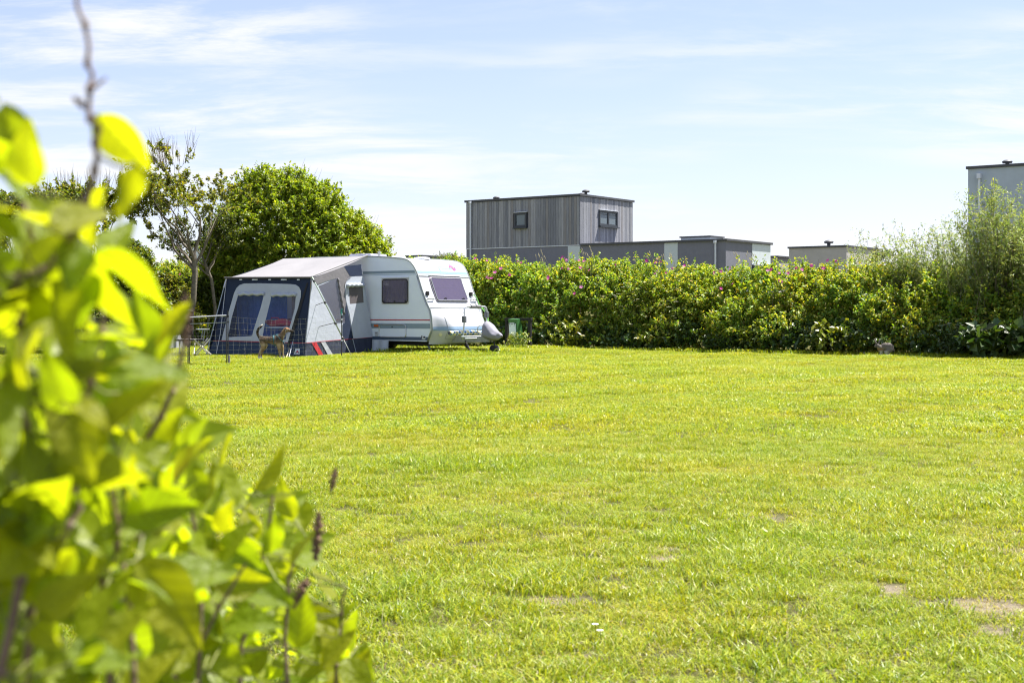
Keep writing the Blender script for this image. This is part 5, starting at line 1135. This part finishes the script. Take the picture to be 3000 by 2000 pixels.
# ------------------------------------------------------------------ animals
def skin(name, verts, edges, radii, m, par, sub=2):
    me = bpy.data.meshes.new(name); me.from_pydata(verts, edges, []); o = bpy.data.objects.new(name, me); COL.objects.link(o)
    sk = o.modifiers.new("skin", 'SKIN'); sk.use_smooth_shade = True
    for i, r in enumerate(radii):
        r = r if isinstance(r, tuple) else (r, r); me.skin_vertices[0].data[i].radius = r
    me.skin_vertices[0].data[0].use_root = True
    o.modifiers.new("sub", 'SUBSURF').levels = sub; o.modifiers["sub"].render_levels = sub
    dg = bpy.context.evaluated_depsgraph_get(); ev = o.evaluated_get(dg); nm = bpy.data.meshes.new_from_object(ev)
    bpy.data.objects.remove(o); nm.name = name
    return link(name, nm, m, par, True)
def coat_mat(name, stops):
    """fur: colour patches laid out by the place on the body (object space), broken up by streaky noise"""
    m, nt, n, l, out = new_mat(name); p = n.new("ShaderNodeBsdfPrincipled"); p.inputs['Roughness'].default_value = .85; p.inputs['Specular IOR Level'].default_value = .25
    co = n.new("ShaderNodeTexCoord"); s = n.new("ShaderNodeSeparateXYZ"); l.new(co.outputs['Object'], s.inputs[0])
    mp = n.new("ShaderNodeMapping"); mp.inputs['Scale'].default_value = (1.6, 1, .7); l.new(co.outputs['Object'], mp.inputs[0])
    nz = n.new("ShaderNodeTexNoise"); nz.inputs['Scale'].default_value = 26; nz.inputs['Detail'].default_value = 6; l.new(mp.outputs[0], nz.inputs[0])
    def rng(src, a, b_):
        r = n.new("ShaderNodeMapRange"); r.inputs[1].default_value = a; r.inputs[2].default_value = b_; r.interpolation_type = 'SMOOTHSTEP'; l.new(src, r.inputs[0]); return r.outputs[0]
    def mul(a, b_):
        q = n.new("ShaderNodeMath"); q.operation = 'MULTIPLY'; l.new(a, q.inputs[0]); l.new(b_, q.inputs[1]); return q.outputs[0]
    src = None
    for col, terms in stops:
        if src is None:
            rgb = n.new("ShaderNodeRGB"); rgb.outputs[0].default_value = (*col, 1); src = rgb.outputs[0]; continue
        f = None
        for ax, a, b_ in terms:
            v = rng(nz.outputs[0] if ax == 'n' else s.outputs[ax], a, b_); f = v if f is None else mul(f, v)
        mx = n.new("ShaderNodeMixRGB"); mx.inputs[2].default_value = (*col, 1); l.new(f, mx.inputs[0]); l.new(src, mx.inputs[1]); src = mx.outputs[0]
    r = n.new("ShaderNodeMapRange"); r.inputs[3].default_value = .7; r.inputs[4].default_value = 1.3; l.new(nz.outputs[0], r.inputs[0])
    mx = n.new("ShaderNodeMixRGB"); mx.blend_type = 'MULTIPLY'; mx.inputs[0].default_value = 1; l.new(src, mx.inputs[1]); l.new(r.outputs[0], mx.inputs[2]); l.new(mx.outputs[0], p.inputs[0])
    nb = n.new("ShaderNodeTexNoise"); nb.inputs['Scale'].default_value = 120; l.new(mp.outputs[0], nb.inputs[0]); bp = n.new("ShaderNodeBump"); bp.inputs['Strength'].default_value = .5; bp.inputs['Distance'].default_value = .01; l.new(nb.outputs[0], bp.inputs['Height']); l.new(bp.outputs[0], p.inputs['Normal'])
    l.new(p.outputs[0], out.inputs[0]); return m

def build_dog():
    c = at(793, 1000, 33.6); c.z = gz(c.x, c.y); t = thing("dog", "brindle brown dog in a teal harness standing before the awning, looking right", "dog", c, rad(6))
    V, E_, R = [], [], []
    def add(p, r, par=None):
        V.append(p); R.append(r); k = len(V) - 1
        if par is not None: E_.append((par, k))
        return k
    pel = add((-.19, 0, .495), (.085, .078)); sp = add((-.05, 0, .485), (.088, .082), pel); rib = add((.08, 0, .465), (.112, .10), sp); sh = add((.19, 0, .485), (.115, .10), rib)
    nk = add((.26, 0, .565), (.085, .075), sh); nk2 = add((.31, 0, .655), (.070, .062), nk); hd = add((.375, 0, .735), (.068, .066), nk2)
    st = add((.435, 0, .722), (.052, .048), hd); mz = add((.49, 0, .696), (.032, .032), st); ns = add((.55, 0, .690), (.022, .022), mz)
    # tail carried up in a curve
    k = pel
    for p, r in (((-.265, 0, .545), .035), ((-.315, 0, .60), .030), ((-.325, 0, .68), .030), ((-.295, 0, .755), .032), ((-.235, 0, .81), .028), ((-.195, 0, .865), .012)): k = add(p, r, k)
    for sg, hip, knee, hock, paw, toe in ((-1, (-.20, -.075, .44), (-.165, -.085, .32), (-.262, -.085, .175), (-.285, -.085, .035), (-.245, -.085, .018)), (1, (-.19, .07, .44), (-.115, .08, .33), (-.215, .08, .19), (-.245, .08, .035), (-.205, .08, .018))):
        a = add(hip, (.072, .055), pel); b_ = add(knee, .052, a); h = add(hock, .024, b_); pw = add(paw, .021, h); add(toe, .020, pw)
    for sg, shl, elb, wr, paw, toe in ((-1, (.19, -.075, .40), (.205, -.08, .285), (.228, -.08, .13), (.240, -.08, .03), (.272, -.08, .018)), (1, (.225, .07, .41), (.28, .075, .30), (.292, .075, .15), (.305, .075, .05), (.338, .075, .032))):
        a = add(shl, (.062, .045), sh); b_ = add(elb, .038, a); w = add(wr, .023, b_); pw = add(paw, .021, w); add(toe, .021, pw)
    coat = coat_mat("brindle_coat", [((.15, .10, .055), None), ((.33, .255, .15), ((2, .44, .36), )), ((.018, .013, .010), ((2, .40, .50), (0, .32, .22), ('n', .25, .55))), ((.22, .14, .07), ((2, .36, .30), (2, .05, .12), ('n', .4, .6))),
                                 ((.38, .165, .06), ((2, .74, .79), (0, .28, .34))), ((.025, .018, .014), ((0, .455, .485),)), ((.62, .58, .50), ((2, .10, .05),)), ((.62, .58, .50), ((0, .30, .335), (2, .60, .54), (2, .38, .44))), ((.66, .62, .52), ((2, .82, .845), (0, -.15, -.18)))])
    body = skin("body", V, E_, [tuple(1.1 * q for q in r) if isinstance(r, tuple) else 1.15 * r for r in R], coat, t)
    dark = mat("dog_ear", (.12, .055, .025), .85, var=.3, vscale=20)
    for sg in (-1, 1):                                                       # folded ears
        y = sg * .052
        P = [(.345, y, .79), (.395, y * 1.05, .79), (.375, y * 1.5, .775), (.315, y * 1.65, .715), (.325, y * 1.45, .70), (.375, y * 1.6, .735)]
        mk("ear", P, [(0, 1, 2), (0, 2, 5, 3), (3, 5, 4), (0, 3, 4), (1, 5, 2), (0, 4, 5, 1)], dark, body, True)
        B().lathe((.432, sg * .043, .742), [(.002, -.009), (.008, -.005), (.009, 0), (.007, .006), (.001, .009)], 8).build("eye", M_BLACK, body, True)
    B().lathe((.565, 0, .690), [(.003, -.016), (.015, -.009), (.018, 0), (.013, .010), (.003, .015)], 10).build("nose", M_BLACK, body, True)
    teal = mat("teal_webbing", (.012, .085, .10), .7, var=.12)
    h = B()
    def ring(c0, ax, ry, rz, r, n=18): # elliptical strap round the chest
        ax = Vector(ax).normalized(); u = Vector((0, 1, 0)); w = ax.cross(u); return [Vector(c0) + u * (ry * math.cos(a)) + w * (rz * math.sin(a)) for a in np.linspace(0, 2 * math.pi, n)]
    for dx in (-.012, 0, .012): h.tube(ring((.085 + dx, 0, .462), (1, 0, .12), .112, .128, 0), .009, 6, False)
    for dx in (-.012, 0, .012): h.tube(ring((.232 + dx * .7, 0, .505 - dx), (1, 0, .95), .104, .128, 0), .009, 6, False)
    h.tube([(.10, 0, .592), (.16, 0, .60), (.21, 0, .598)], .022, 6); h.tube([(.09, 0, .34), (.20, 0, .37), (.27, 0, .42)], .014, 6)
    h.build("harness", teal, t, True)
build_dog()

def build_hare():
    c = at(2594, 1000, 36.1); c.z = gz(c.x, c.y); t = thing("hare", "brown grey hare running along the foot of the hedge in the shade", "hare", c, rad(-8))
    bm = bmesh.new()
    def ball(c0, r):
        q = bmesh.ops.create_icosphere(bm, subdivisions=3, radius=1.0)
        for v in q['verts']: v.co = Vector((c0[0] + v.co.x * r[0], c0[1] + v.co.y * r[1], c0[2] + v.co.z * r[2]))
    def chain(pts, rs, n=7):
        for (a, b_), (ra, rb) in zip(zip(pts, pts[1:]), zip(rs, rs[1:])):
            for k in range(n): u = k / (n - 1); r = ra + (rb - ra) * u; ball([a[m_] + (b_[m_] - a[m_]) * u for m_ in range(3)], (r, r, r))
    ball((.09, 0, .235), (.125, .085, .125)); ball((0, 0, .255), (.13, .075, .105)); ball((-.11, 0, .205), (.10, .07, .095)); chain([(-.13, 0, .22), (-.20, 0, .285)], [.075, .052]); ball((-.215, 0, .285), (.062, .042, .048)); ball((-.255, 0, .262), (.034, .028, .030))
    chain([(.19, 0, .20), (.215, 0, .12)], [.035, .020])
    for y in (-.055, .055):
        ball((.10, y, .175), (.085, .040, .085)); chain([(.06, y, .15), (.0, y, .11), (.095, y, .075 if y < 0 else .06)], [.05, .038, .022]); chain([(.095, y, .075 if y < 0 else .06), (-.08, y, .022)], [.022, .015], 10)
        chain([(-.11, y * .8, .15), (-.13 if y < 0 else -.08, y * .8, .07), (-.16 if y < 0 else -.06, y * .8, .015)], [.042, .022, .016])
    hm = bpy.data.meshes.new("body"); bm.to_mesh(hm); bm.free(); ho = bpy.data.objects.new("body", hm); COL.objects.link(ho)
    rm = ho.modifiers.new("remesh", 'REMESH'); rm.mode = 'VOXEL'; rm.voxel_size = .009; sm_ = ho.modifiers.new("smooth", 'SMOOTH'); sm_.iterations = 6
    nm = bpy.data.meshes.new_from_object(ho.evaluated_get(bpy.context.evaluated_depsgraph_get())); bpy.data.objects.remove(ho); nm.name = "body"
    coat = coat_mat("hare_coat", [((.155, .135, .12), None), ((.20, .125, .06), ((0, -.02, -.10), (2, .26, .20))), ((.40, .38, .33), ((2, .17, .12), (0, .10, .02))), ((.05, .042, .038), ((2, .22, .30), ('n', .45, .6))), ((.012, .012, .016), ((0, .165, .185), (2, .17, .13)))])
    body = link("body", nm, coat, t, True)
    em = mat("hare_ear", (.15, .13, .12), .85, var=.2)
    for dx, y, lean in ((-.035, -.022, -.055), (.01, .022, .045)):
        b = B(); b.tube([(-.195 + dx * .3, y, .31), (-.195 + dx + lean * .4, y, .365), (-.195 + dx + lean * .8, y, .42), (-.195 + dx + lean, y, .465)], [.012, .021, .018, .004], 7); b.build("ear", em, body, True)
    B().lathe((-.228, -.046, .290), [(.001, -.008), (.008, -.003), (.008, .003), (.001, .008)], 8).build("eye", M_BLACK, body, True)
build_hare()
c = at(2538, 1034, 37.0); b = B(); b.add([(c.x - .08, c.y, .0), (c.x + .08, c.y + .03, .0), (c.x + .085, c.y + .04, .11), (c.x + .02, c.y + .02, .095), (c.x - .03, c.y + .03, .12), (c.x - .085, c.y, .10), (c.x, c.y + .09, .0), (c.x, c.y + .09, .09)],
                                       [(0, 1, 2, 3, 4, 5), (1, 6, 7, 2), (6, 0, 5, 7), (5, 4, 3, 2, 7)])
put(b.build("stone", mat("pale_stone", (.28, .33, .36), .9, var=.2, vscale=14, bump=.6, bscale=20), None), "pale bluish stone lying under the weeds left of the hare", "stone")

# ------------------------------------------------------------------ shrub close to the lens
def leaf_mesh(name, seed, m):
    r = random.Random(seed); nu, nv = 14, 8; V = []; curl = r.uniform(-.35, .55); fold = r.uniform(.12, .45); twist = r.uniform(-.4, .4); wid = r.uniform(.235, .30); skew = r.uniform(-.05, .05); wav = r.uniform(.01, .03)
    for i in range(nu + 1):
        u = i / nu; w = wid * (math.sin(math.pi * u ** .72) ** .9) * (1.12 - .35 * u) + .003
        for j in range(nv + 1):
            s = (j / nv - .5) * 2; x = s * w + skew * math.sin(u * 3.1); zq = fold * abs(s) * w + .016 * math.sin((u * 1.0 - abs(s) * .28) * 44) * (1 - abs(s) * .5) * min(1, 6 * u) * min(1, 5 * (1 - u)) + wav * math.sin(u * 11 + s * 2) * abs(s)
            a = curl * u; y = u * math.cos(a * .6); z = zq - curl * .5 * u * u
            tw = twist * u; V.append((x * math.cos(tw) - zq * math.sin(tw) * .3, y, z + x * math.sin(tw)))
    q = nv + 1; Fc = [(i * q + j, i * q + j + 1, (i + 1) * q + j + 1, (i + 1) * q + j) for i in range(nu) for j in range(nv)]
    me = bpy.data.meshes.new(name); me.from_pydata(V, [], Fc); me.materials.append(m); me.polygons.foreach_set('use_smooth', np.ones(len(me.polygons), bool)); me.update(); return me
def near_leaf_mat():
    m, nt, n, l, out = new_mat("shrub_leaf"); oi = n.new("ShaderNodeObjectInfo")
    rp = n.new("ShaderNodeValToRGB"); e = rp.color_ramp.elements; e[0].position = 0; e[0].color = (.205, .285, .018, 1); e[1].position = 1; e[1].color = (.31, .32, .018, 1); k = rp.color_ramp.elements.new(.4); k.color = (.255, .315, .018, 1)
    l.new(oi.outputs['Random'], rp.inputs[0])
    g = n.new("ShaderNodeNewGeometry"); bk = n.new("ShaderNodeMixRGB"); bk.inputs[2].default_value = (.22, .30, .09, 1); l.new(rp.outputs[0], bk.inputs[1]); ml = n.new("ShaderNodeMath"); ml.operation = 'MULTIPLY'; ml.inputs[1].default_value = .30; l.new(g.outputs['Backfacing'], ml.inputs[0]); l.new(ml.outputs[0], bk.inputs[0])
    p = n.new("ShaderNodeBsdfPrincipled"); p.inputs['Roughness'].default_value = .42; p.inputs['Specular IOR Level'].default_value = .40; l.new(bk.outputs[0], p.inputs[0])
    co = n.new("ShaderNodeTexCoord"); nz = n.new("ShaderNodeTexNoise"); nz.inputs['Scale'].default_value = 7; nz.inputs['Detail'].default_value = 5; l.new(co.outputs['Object'], nz.inputs[0])
    bp = n.new("ShaderNodeBump"); bp.inputs['Strength'].default_value = .3; bp.inputs['Distance'].default_value = .05; l.new(nz.outputs[0], bp.inputs['Height']); l.new(bp.outputs[0], p.inputs['Normal'])
    sx = n.new("ShaderNodeSeparateXYZ"); l.new(co.outputs['Object'], sx.inputs[0])
    def mth(op, a, b_=None):
        q = n.new("ShaderNodeMath"); q.operation = op; l.new(a, q.inputs[0])
        if b_ is not None:
            if isinstance(b_, float): q.inputs[1].default_value = b_
            else: l.new(b_, q.inputs[1])
        return q.outputs[0]
    ax = mth('ABSOLUTE', sx.outputs['X']); ph = mth('MULTIPLY', mth('SUBTRACT', sx.outputs['Y'], mth('MULTIPLY', ax, 0.9)), 44.0); vein = mth('MAXIMUM', mth('POWER', mth('ABSOLUTE', mth('SINE', mth('MULTIPLY', ph, 0.5))), 14.0), mth('LESS_THAN', ax, 0.012))
    vm = n.new("ShaderNodeMixRGB"); vm.inputs[2].default_value = (.13, .15, .03, 1); l.new(mth('MULTIPLY', vein, 0.55), vm.inputs[0]); l.new(rp.outputs[0], vm.inputs[1])
    n3 = n.new("ShaderNodeTexNoise"); n3.inputs['Scale'].default_value = 4.5; n3.inputs['Detail'].default_value = 7; l.new(g.outputs['Position'], n3.inputs[0]); n3.inputs['Scale'].default_value = 38
    r3 = n.new("ShaderNodeMapRange"); r3.inputs[1].default_value = .66; r3.inputs[2].default_value = .74; r3.inputs[4].default_value = .8; l.new(n3.outputs[0], r3.inputs[0])
    bm_ = n.new("ShaderNodeMixRGB"); bm_.inputs[2].default_value = (.14, .09, .03, 1); l.new(r3.outputs[0], bm_.inputs[0]); l.new(vm.outputs[0], bm_.inputs[1])
    tm = n.new("ShaderNodeMixRGB"); tm.blend_type = 'MULTIPLY'; tm.inputs[0].default_value = 1; tm.inputs[2].default_value = (1.7, 1.72, .22, 1); l.new(bm_.outputs[0], tm.inputs[1])
    t = n.new("ShaderNodeBsdfTranslucent"); l.new(tm.outputs[0], t.inputs[0]); ms = n.new("ShaderNodeMixShader"); ms.inputs[0].default_value = .68; l.new(p.outputs[0], ms.inputs[1]); l.new(t.outputs[0], ms.inputs[2]); l.new(ms.outputs[0], out.inputs[0]); return m

def build_shrub():
    rnd = random.Random(77); base = Vector((-.55, 1.25, gz(-.55, 1.25)))
    t = thing("near_shrub", "large out of focus shrub with glowing yellow green leaves close at the left", "shrub", base)
    lm = near_leaf_mat(); meshes = [leaf_mesh("leaf", 300 + i, lm) for i in range(9)]; Mi = root_matrix(t).inverted()
    bark = mat("shrub_bark", (.20, .135, .095), .8, var=.3, vscale=40, bump=.4, bscale=120)
    def dep(px, py): return .90 + .85 * min(1, max(0, (px - 230) / 620)) + .10 * max(0, min(1, (py - 1100) / 800))
    def sp(pts, d=None): return [at(x, y, (d or dep(x, y))) for x, y in pts]
    stems = [
        ([(-160, 1010), (0, 865), (54, 815), (166, 770), (219, 670), (250, 594), (277, 504), (279, 424), (263, 350), (262, 268), (256, 190), (250, 80), (228, -60)], .93, (.0030, .0015)),
        ([(70, 2300), (96, 1797), (160, 1638), (198, 1542), (212, 1459), (235, 1300), (262, 1120), (300, 980), (330, 880)], 1.02, (.0042, .0018)),
        ([(-120, 2250), (0, 1970), (60, 1700), (70, 1400), (50, 1150), (60, 950), (110, 780), (60, 560)], .95, (.0042, .0018)),
        ([(300, 2300), (330, 1750), (383, 1383), (421, 1332), (472, 1223), (504, 1147), (540, 1010), (548, 900), (543, 860)], 1.25, (.0040, .0016)),
        ([(420, 2300), (376, 1695), (344, 1612), (330, 1450), (350, 1330)], 1.15, (.0035, .0015)),
        ([(560, 2300), (593, 1670), (574, 1574), (561, 1465), (580, 1400)], 1.45, (.0035, .0016)),
        ([(830, 2350), (842, 1995), (845, 1733), (862, 1640)], 1.70, (.0035, .0018)),
        ([(700, 2300), (705, 1900), (760, 1700), (790, 1530), (800, 1450)], 1.6, (.0035, .0016)),
        ([(980, 2350), (985, 1950), (1000, 1800), (1015, 1720)], 1.85, (.0030, .0015)),
        ([(200, 2300), (250, 1900), (300, 1700), (420, 1560), (520, 1500)], 1.15, (.0035, .0015)),
        ([(450, 2300), (520, 1950), (640, 1780), (720, 1650)], 1.45, (.0035, .0015)),
    ]
    def crook(q):                                                     # uneven growth between the nodes
        out = [q[0]]
        for a, b_ in zip(q, q[1:]):
            out.append((a + b_) / 2 + Vector((rnd.gauss(0, .0025), rnd.gauss(0, .003), rnd.gauss(0, .002)))); out.append(b_)
        return out
    axis = []
    for pts, d, (r0, r1) in stems:
        q = sp(pts, d); g = base + Vector((rnd.gauss(0, .06), rnd.gauss(0, .06), 0)); g.z = gz(g.x, g.y) - .03
        q = crook([g, (g + q[0]) / 2 + Vector((rnd.gauss(0, .03), 0, -.02))] + q); n = len(q); rr = [r0 + (r1 - r0) * i / (n - 1) for i in range(n)]; rr[0] = r0 * 1.6
        s = B().tube(q, rr, 7, False)
        for i in range(4, n - 1, 2): s.tube([q[i] - Vector((0, 0, .003)), q[i] + Vector((0, 0, .001)), q[i] + Vector((0, 0, .005))], [rr[i], rr[i] * 1.7, rr[i]], 6, False)
        s.build("stem", bark, t, True, True); axis += q[4:]
    def leaf(p, D, N, L):
        D = Vector(D).normalized(); N = Vector(N); N = (N - D * N.dot(D)).normalized(); X = D.cross(N); m = Matrix((X, D, N)).transposed() @ Matrix.Diagonal((L, L, L))
        o = bpy.data.objects.new("leaf", rnd.choice(meshes)); COL.objects.link(o); o.parent = t; m4 = m.to_4x4(); m4.translation = Mi @ p; o.matrix_local = m4; return o
    # leaves placed where the photograph shows the big ones: (base px, tip px, depth, facing)
    big = [((285, 335), (430, 520), .93, (-.5, -.6, .6)), ((400, 480), (330, 640), .93, (.7, -.5, .4)), ((10, 300), (30, 520), .90, (.6, -.6, .2)), ((-30, 420), (60, 600), .90, (.5, -.5, .6)), ((200, 600), (110, 640), .93, (0, -.8, .5)),
           ((230, 660), (120, 740), .93, (-.2, -.7, .7)), ((180, 690), (70, 560), .94, (.5, -.8, .2)), ((60, 700), (-60, 610), .9, (.4, -.6, .6)), ((240, 700), (190, 860), .94, (.6, -.6, .3)), ((270, 760), (390, 980), .98, (-.5, -.7, .2)), ((255, 800), (235, 975), .97, (.75, -.6, .1)),
           ((100, 830), (20, 1000), .92, (.5, -.7, .4)), ((-20, 760), (40, 900), .9, (.7, -.5, .3)), ((150, 780), (100, 950), .93, (.5, -.6, .5)), ((400, 1180), (440, 980), 1.08, (-.2, -.75, .6)), ((430, 1120), (520, 1000), 1.12, (-.6, -.5, .5)), ((470, 1180), (560, 1080), 1.2, (-.5, -.4, .7)), ((330, 1060), (300, 960), 1.05, (.3, -.7, .5)), ((350, 1150), (380, 1000), 1.05, (.5, -.6, .4)),
           ((150, 1180), (60, 1080), .96, (.4, -.6, .6)), ((250, 1400), (120, 1480), 1.0, (.1, -.5, .9)), ((180, 1540), (-20, 1480), .98, (.2, -.35, .9)), ((180, 1580), (20, 1620), .98, (.2, -.8, .5)), ((400, 1640), (590, 1900), 1.12, (.35, -.85, .2)), ((330, 1720), (380, 1860), 1.1, (-.7, -.5, .4)), ((420, 1620), (500, 1560), 1.2, (-.2, -.5, .8)),
           ((780, 1470), (865, 1440), 1.62, (-.2, -.5, .8)), ((640, 1640), (740, 1520), 1.45, (-.3, -.7, .6)), ((790, 1620), (800, 1510), 1.6, (.5, -.7, .4)), ((850, 1650), (910, 1560), 1.65, (-.6, -.5, .5)), ((700, 1690), (850, 1780), 1.5, (-.1, -.7, .8)), ((640, 1560), (680, 1460), 1.45, (.4, -.8, .3)), ((600, 1480), (640, 1360), 1.4, (-.5, -.6, .6)), ((590, 1470), (550, 1330), 1.4, (.6, -.6, .3)),
           ((870, 1900), (900, 1720), 1.72, (-.3, -.8, .3)), ((940, 1960), (1030, 1840), 1.8, (-.6, -.5, .5)), ((990, 1830), (1050, 1770), 1.85, (-.5, -.4, .7)), ((1000, 2020), (1075, 1900), 1.85, (-.4, -.7, .5)), ((560, 1610), (640, 1600), 1.4, (.1, -.9, .4)), ((520, 1560), (420, 1480), 1.25, (.2, -.4, .9)), ((640, 1350), (650, 1260), 1.5, (.5, -.6, .5)), ((520, 1450), (600, 1420), 1.35, (0, -.5, .9))]
    k = 0
    for (x0, y0), (x1, y1), d, N in big:
        p = at(x0, y0, d); e = at(x1, y1, d + rnd.gauss(0, .02)); leaf(p, e - p, N, (e - p).length * 1.05); k += 1
        near = min(axis, key=lambda q: (q - p).length)
        if (near - p).length < .05: B().tube([near, (near + p) / 2 + Vector((0, 0, -.004)), p], .0011, 5, False).build("leaf_stalk", mat("leaf_stalk", (.17, .18, .05), .6), t, world=True)
    # the rest fill the shrub's outline, thicker towards the lower left
    outline = [(-60, 260), (40, 470), (130, 560), (260, 620), (300, 740), (390, 930), (520, 990), (500, 1130), (560, 1300), (680, 1400), (840, 1480), (900, 1560), (930, 1660), (1000, 1790), (1060, 1900), (1090, 2060), (-60, 2060)]
    def inside(x, y):
        c_ = False; j = len(outline) - 1
        for i in range(len(outline)):
            (xi, yi), (xj, yj) = outline[i], outline[j]
            if (yi > y) != (yj > y) and x < (xj - xi) * (y - yi) / (yj - yi) + xi: c_ = not c_
            j = i
        return c_
    gaps = [(600, 1130, 90), (400, 1240, 50), (440, 1790, 35), (700, 1540, 35), (280, 1370, 30), (330, 1560, 30)]
    n = 0; stalks = B()
    while n < 250:
        x, y = rnd.uniform(-60, 1100), rnd.uniform(260, 2060)
        if not inside(x, y) or any(math.hypot(x - gx, y - gy) < gr for gx, gy, gr in gaps): continue
        if y < 1000 and rnd.random() < .66: continue
        if 1000 <= y < 1350 and rnd.random() < .35: continue
        d = dep(x, y) * rnd.uniform(.96, 1.14); p = at(x, y, d); near = min(axis, key=lambda q: (q - p).length)
        L = rnd.uniform(.042, .072) if x < 450 else rnd.uniform(.054, .086)
        out = (p - near); out = out.normalized() if out.length > 1e-6 else Vector((1, 0, 0)); D = out * .5 + Vector((rnd.gauss(.05, .6), rnd.gauss(0, .5), rnd.gauss(.15, .6))); N = Vector((rnd.gauss(-.1, .5), rnd.gauss(-.45, .45), rnd.uniform(.1, 1.0)))
        leaf(p, D, N, L); n += 1
        if (near - p).length < .22: stalks.tube([near, (near + p) / 2 + Vector((0, 0, -.006)), p], .0010, 4, False)
    # smaller leaves deeper in the shrub, too many to tell apart: one mesh
    VV, FF = [], []; base_m = [(np.array([v.co[:] for v in me.vertices]), [tuple(p.vertices) for p in me.polygons]) for me in meshes]; n = 0
    while n < 290:
        x, y = rnd.uniform(-60, 1080), rnd.uniform(700, 2080)
        if not inside(x + 25, y - 25) or any(math.hypot(x - gx, y - gy) < gr * .8 for gx, gy, gr in gaps): continue
        if y < 1250 and rnd.random() < .6: continue
        if x < 450 and rnd.random() < .40: continue
        d = dep(x, y) * rnd.uniform(1.10, 1.45); p = at(x, y, d); L = rnd.uniform(.040, .072) * (1.0 if x < 450 else 1.35); D = Vector((rnd.gauss(.1, .7), rnd.gauss(0, .5), rnd.gauss(.2, .6))).normalized(); N = Vector((rnd.gauss(0, .5), rnd.gauss(-.4, .5), rnd.uniform(.1, 1))); N = (N - D * N.dot(D)).normalized(); X = D.cross(N)
        co, fa = rnd.choice(base_m); k0 = len(VV); M3 = np.array([X[:], D[:], N[:]]) * L; VV += (co @ M3 + np.array(p[:])).tolist(); FF += [tuple(i + k0 for i in f) for f in fa]; n += 1
    o = mk("inner_leaves", VV, FF, lm, t, True, True); o["kind"] = "stuff"
    o = stalks.build("leaf_stalks", mat("leaf_stalk", (.17, .18, .05), .6), t, world=True); o["kind"] = "stuff"
    # dry brown seed spikes standing among the leaves
    sm = mat("dry_spike", (.17, .10, .065), .9, var=.4, vscale=60, bump=.6, bscale=150)
    for (x0, y0), (x1, y1), d, r in (((545, 1000), (543, 855), 1.2, .006), ((925, 1640), (935, 1500), 1.75, .009), ((900, 1700), (860, 1780), 1.7, .008), ((970, 1440), (985, 1370), 2.0, .006), ((265, 270), (312, 228), .93, .0022), ((245, 320), (215, 285), .93, .003)):
        a, e = at(x0, y0, d), at(x1, y1, d); b = B()
        for j in range(26):
            u = j / 25; p = a.lerp(e, u); w = r * math.sin(math.pi * (.12 + .86 * u)) ; an = j * 2.4; q = p + Vector((math.cos(an) * w, math.sin(an) * w, w * .6)); b.tube([p, q], [r * .22, r * .30], 4)
        b.tube([a, e], r * .35, 5); b.build("seed_spike", sm, t, world=True)
build_shrub()

# a few daisies in the near lawn
for k, (px, py, lab) in enumerate(((1758, 1865, "white daisy in the near lawn, the lower of a pair"), (1744, 1846, "white daisy in the near lawn, the upper of a pair"), (2560, 1428, "lone white daisy in the middle right of the lawn"))):
    Y = (CAMH - .06) * FPX / (py - YHOR); c = Vector(((px - 1500) / FPX * Y, Y, 0)); c.z = gz(c.x, c.y); t = thing("daisy", lab, "flower", c, 0, "daisies in the lawn")
    B().tube([(0, 0, -.01), (.004, 0, .03), (0, 0, .06)], .0012, 5).build("stem", mat("green_stem", (.10, .14, .04), .7), t)
    b = B()
    for j in range(14):
        a = j * .4488; u = Vector((math.cos(a), math.sin(a), .15)); w = Vector((-math.sin(a), math.cos(a), 0)) * .0022; z = Vector((0, -.0, .061)); b.add([z + u * .003 - w * .5, z + u * .003 + w * .5, z + u * .012 + w, z + u * .012 - w], [(0, 1, 2, 3)])
    b.build("petals", mat("daisy_white", (.75, .75, .75), .7, var=.05), t); B().lathe((0, 0, .060), [(.004, 0), (.004, .002), (.001, .004)], 8).build("disc", mat("daisy_yellow", (.6, .42, .03), .7), t, True)
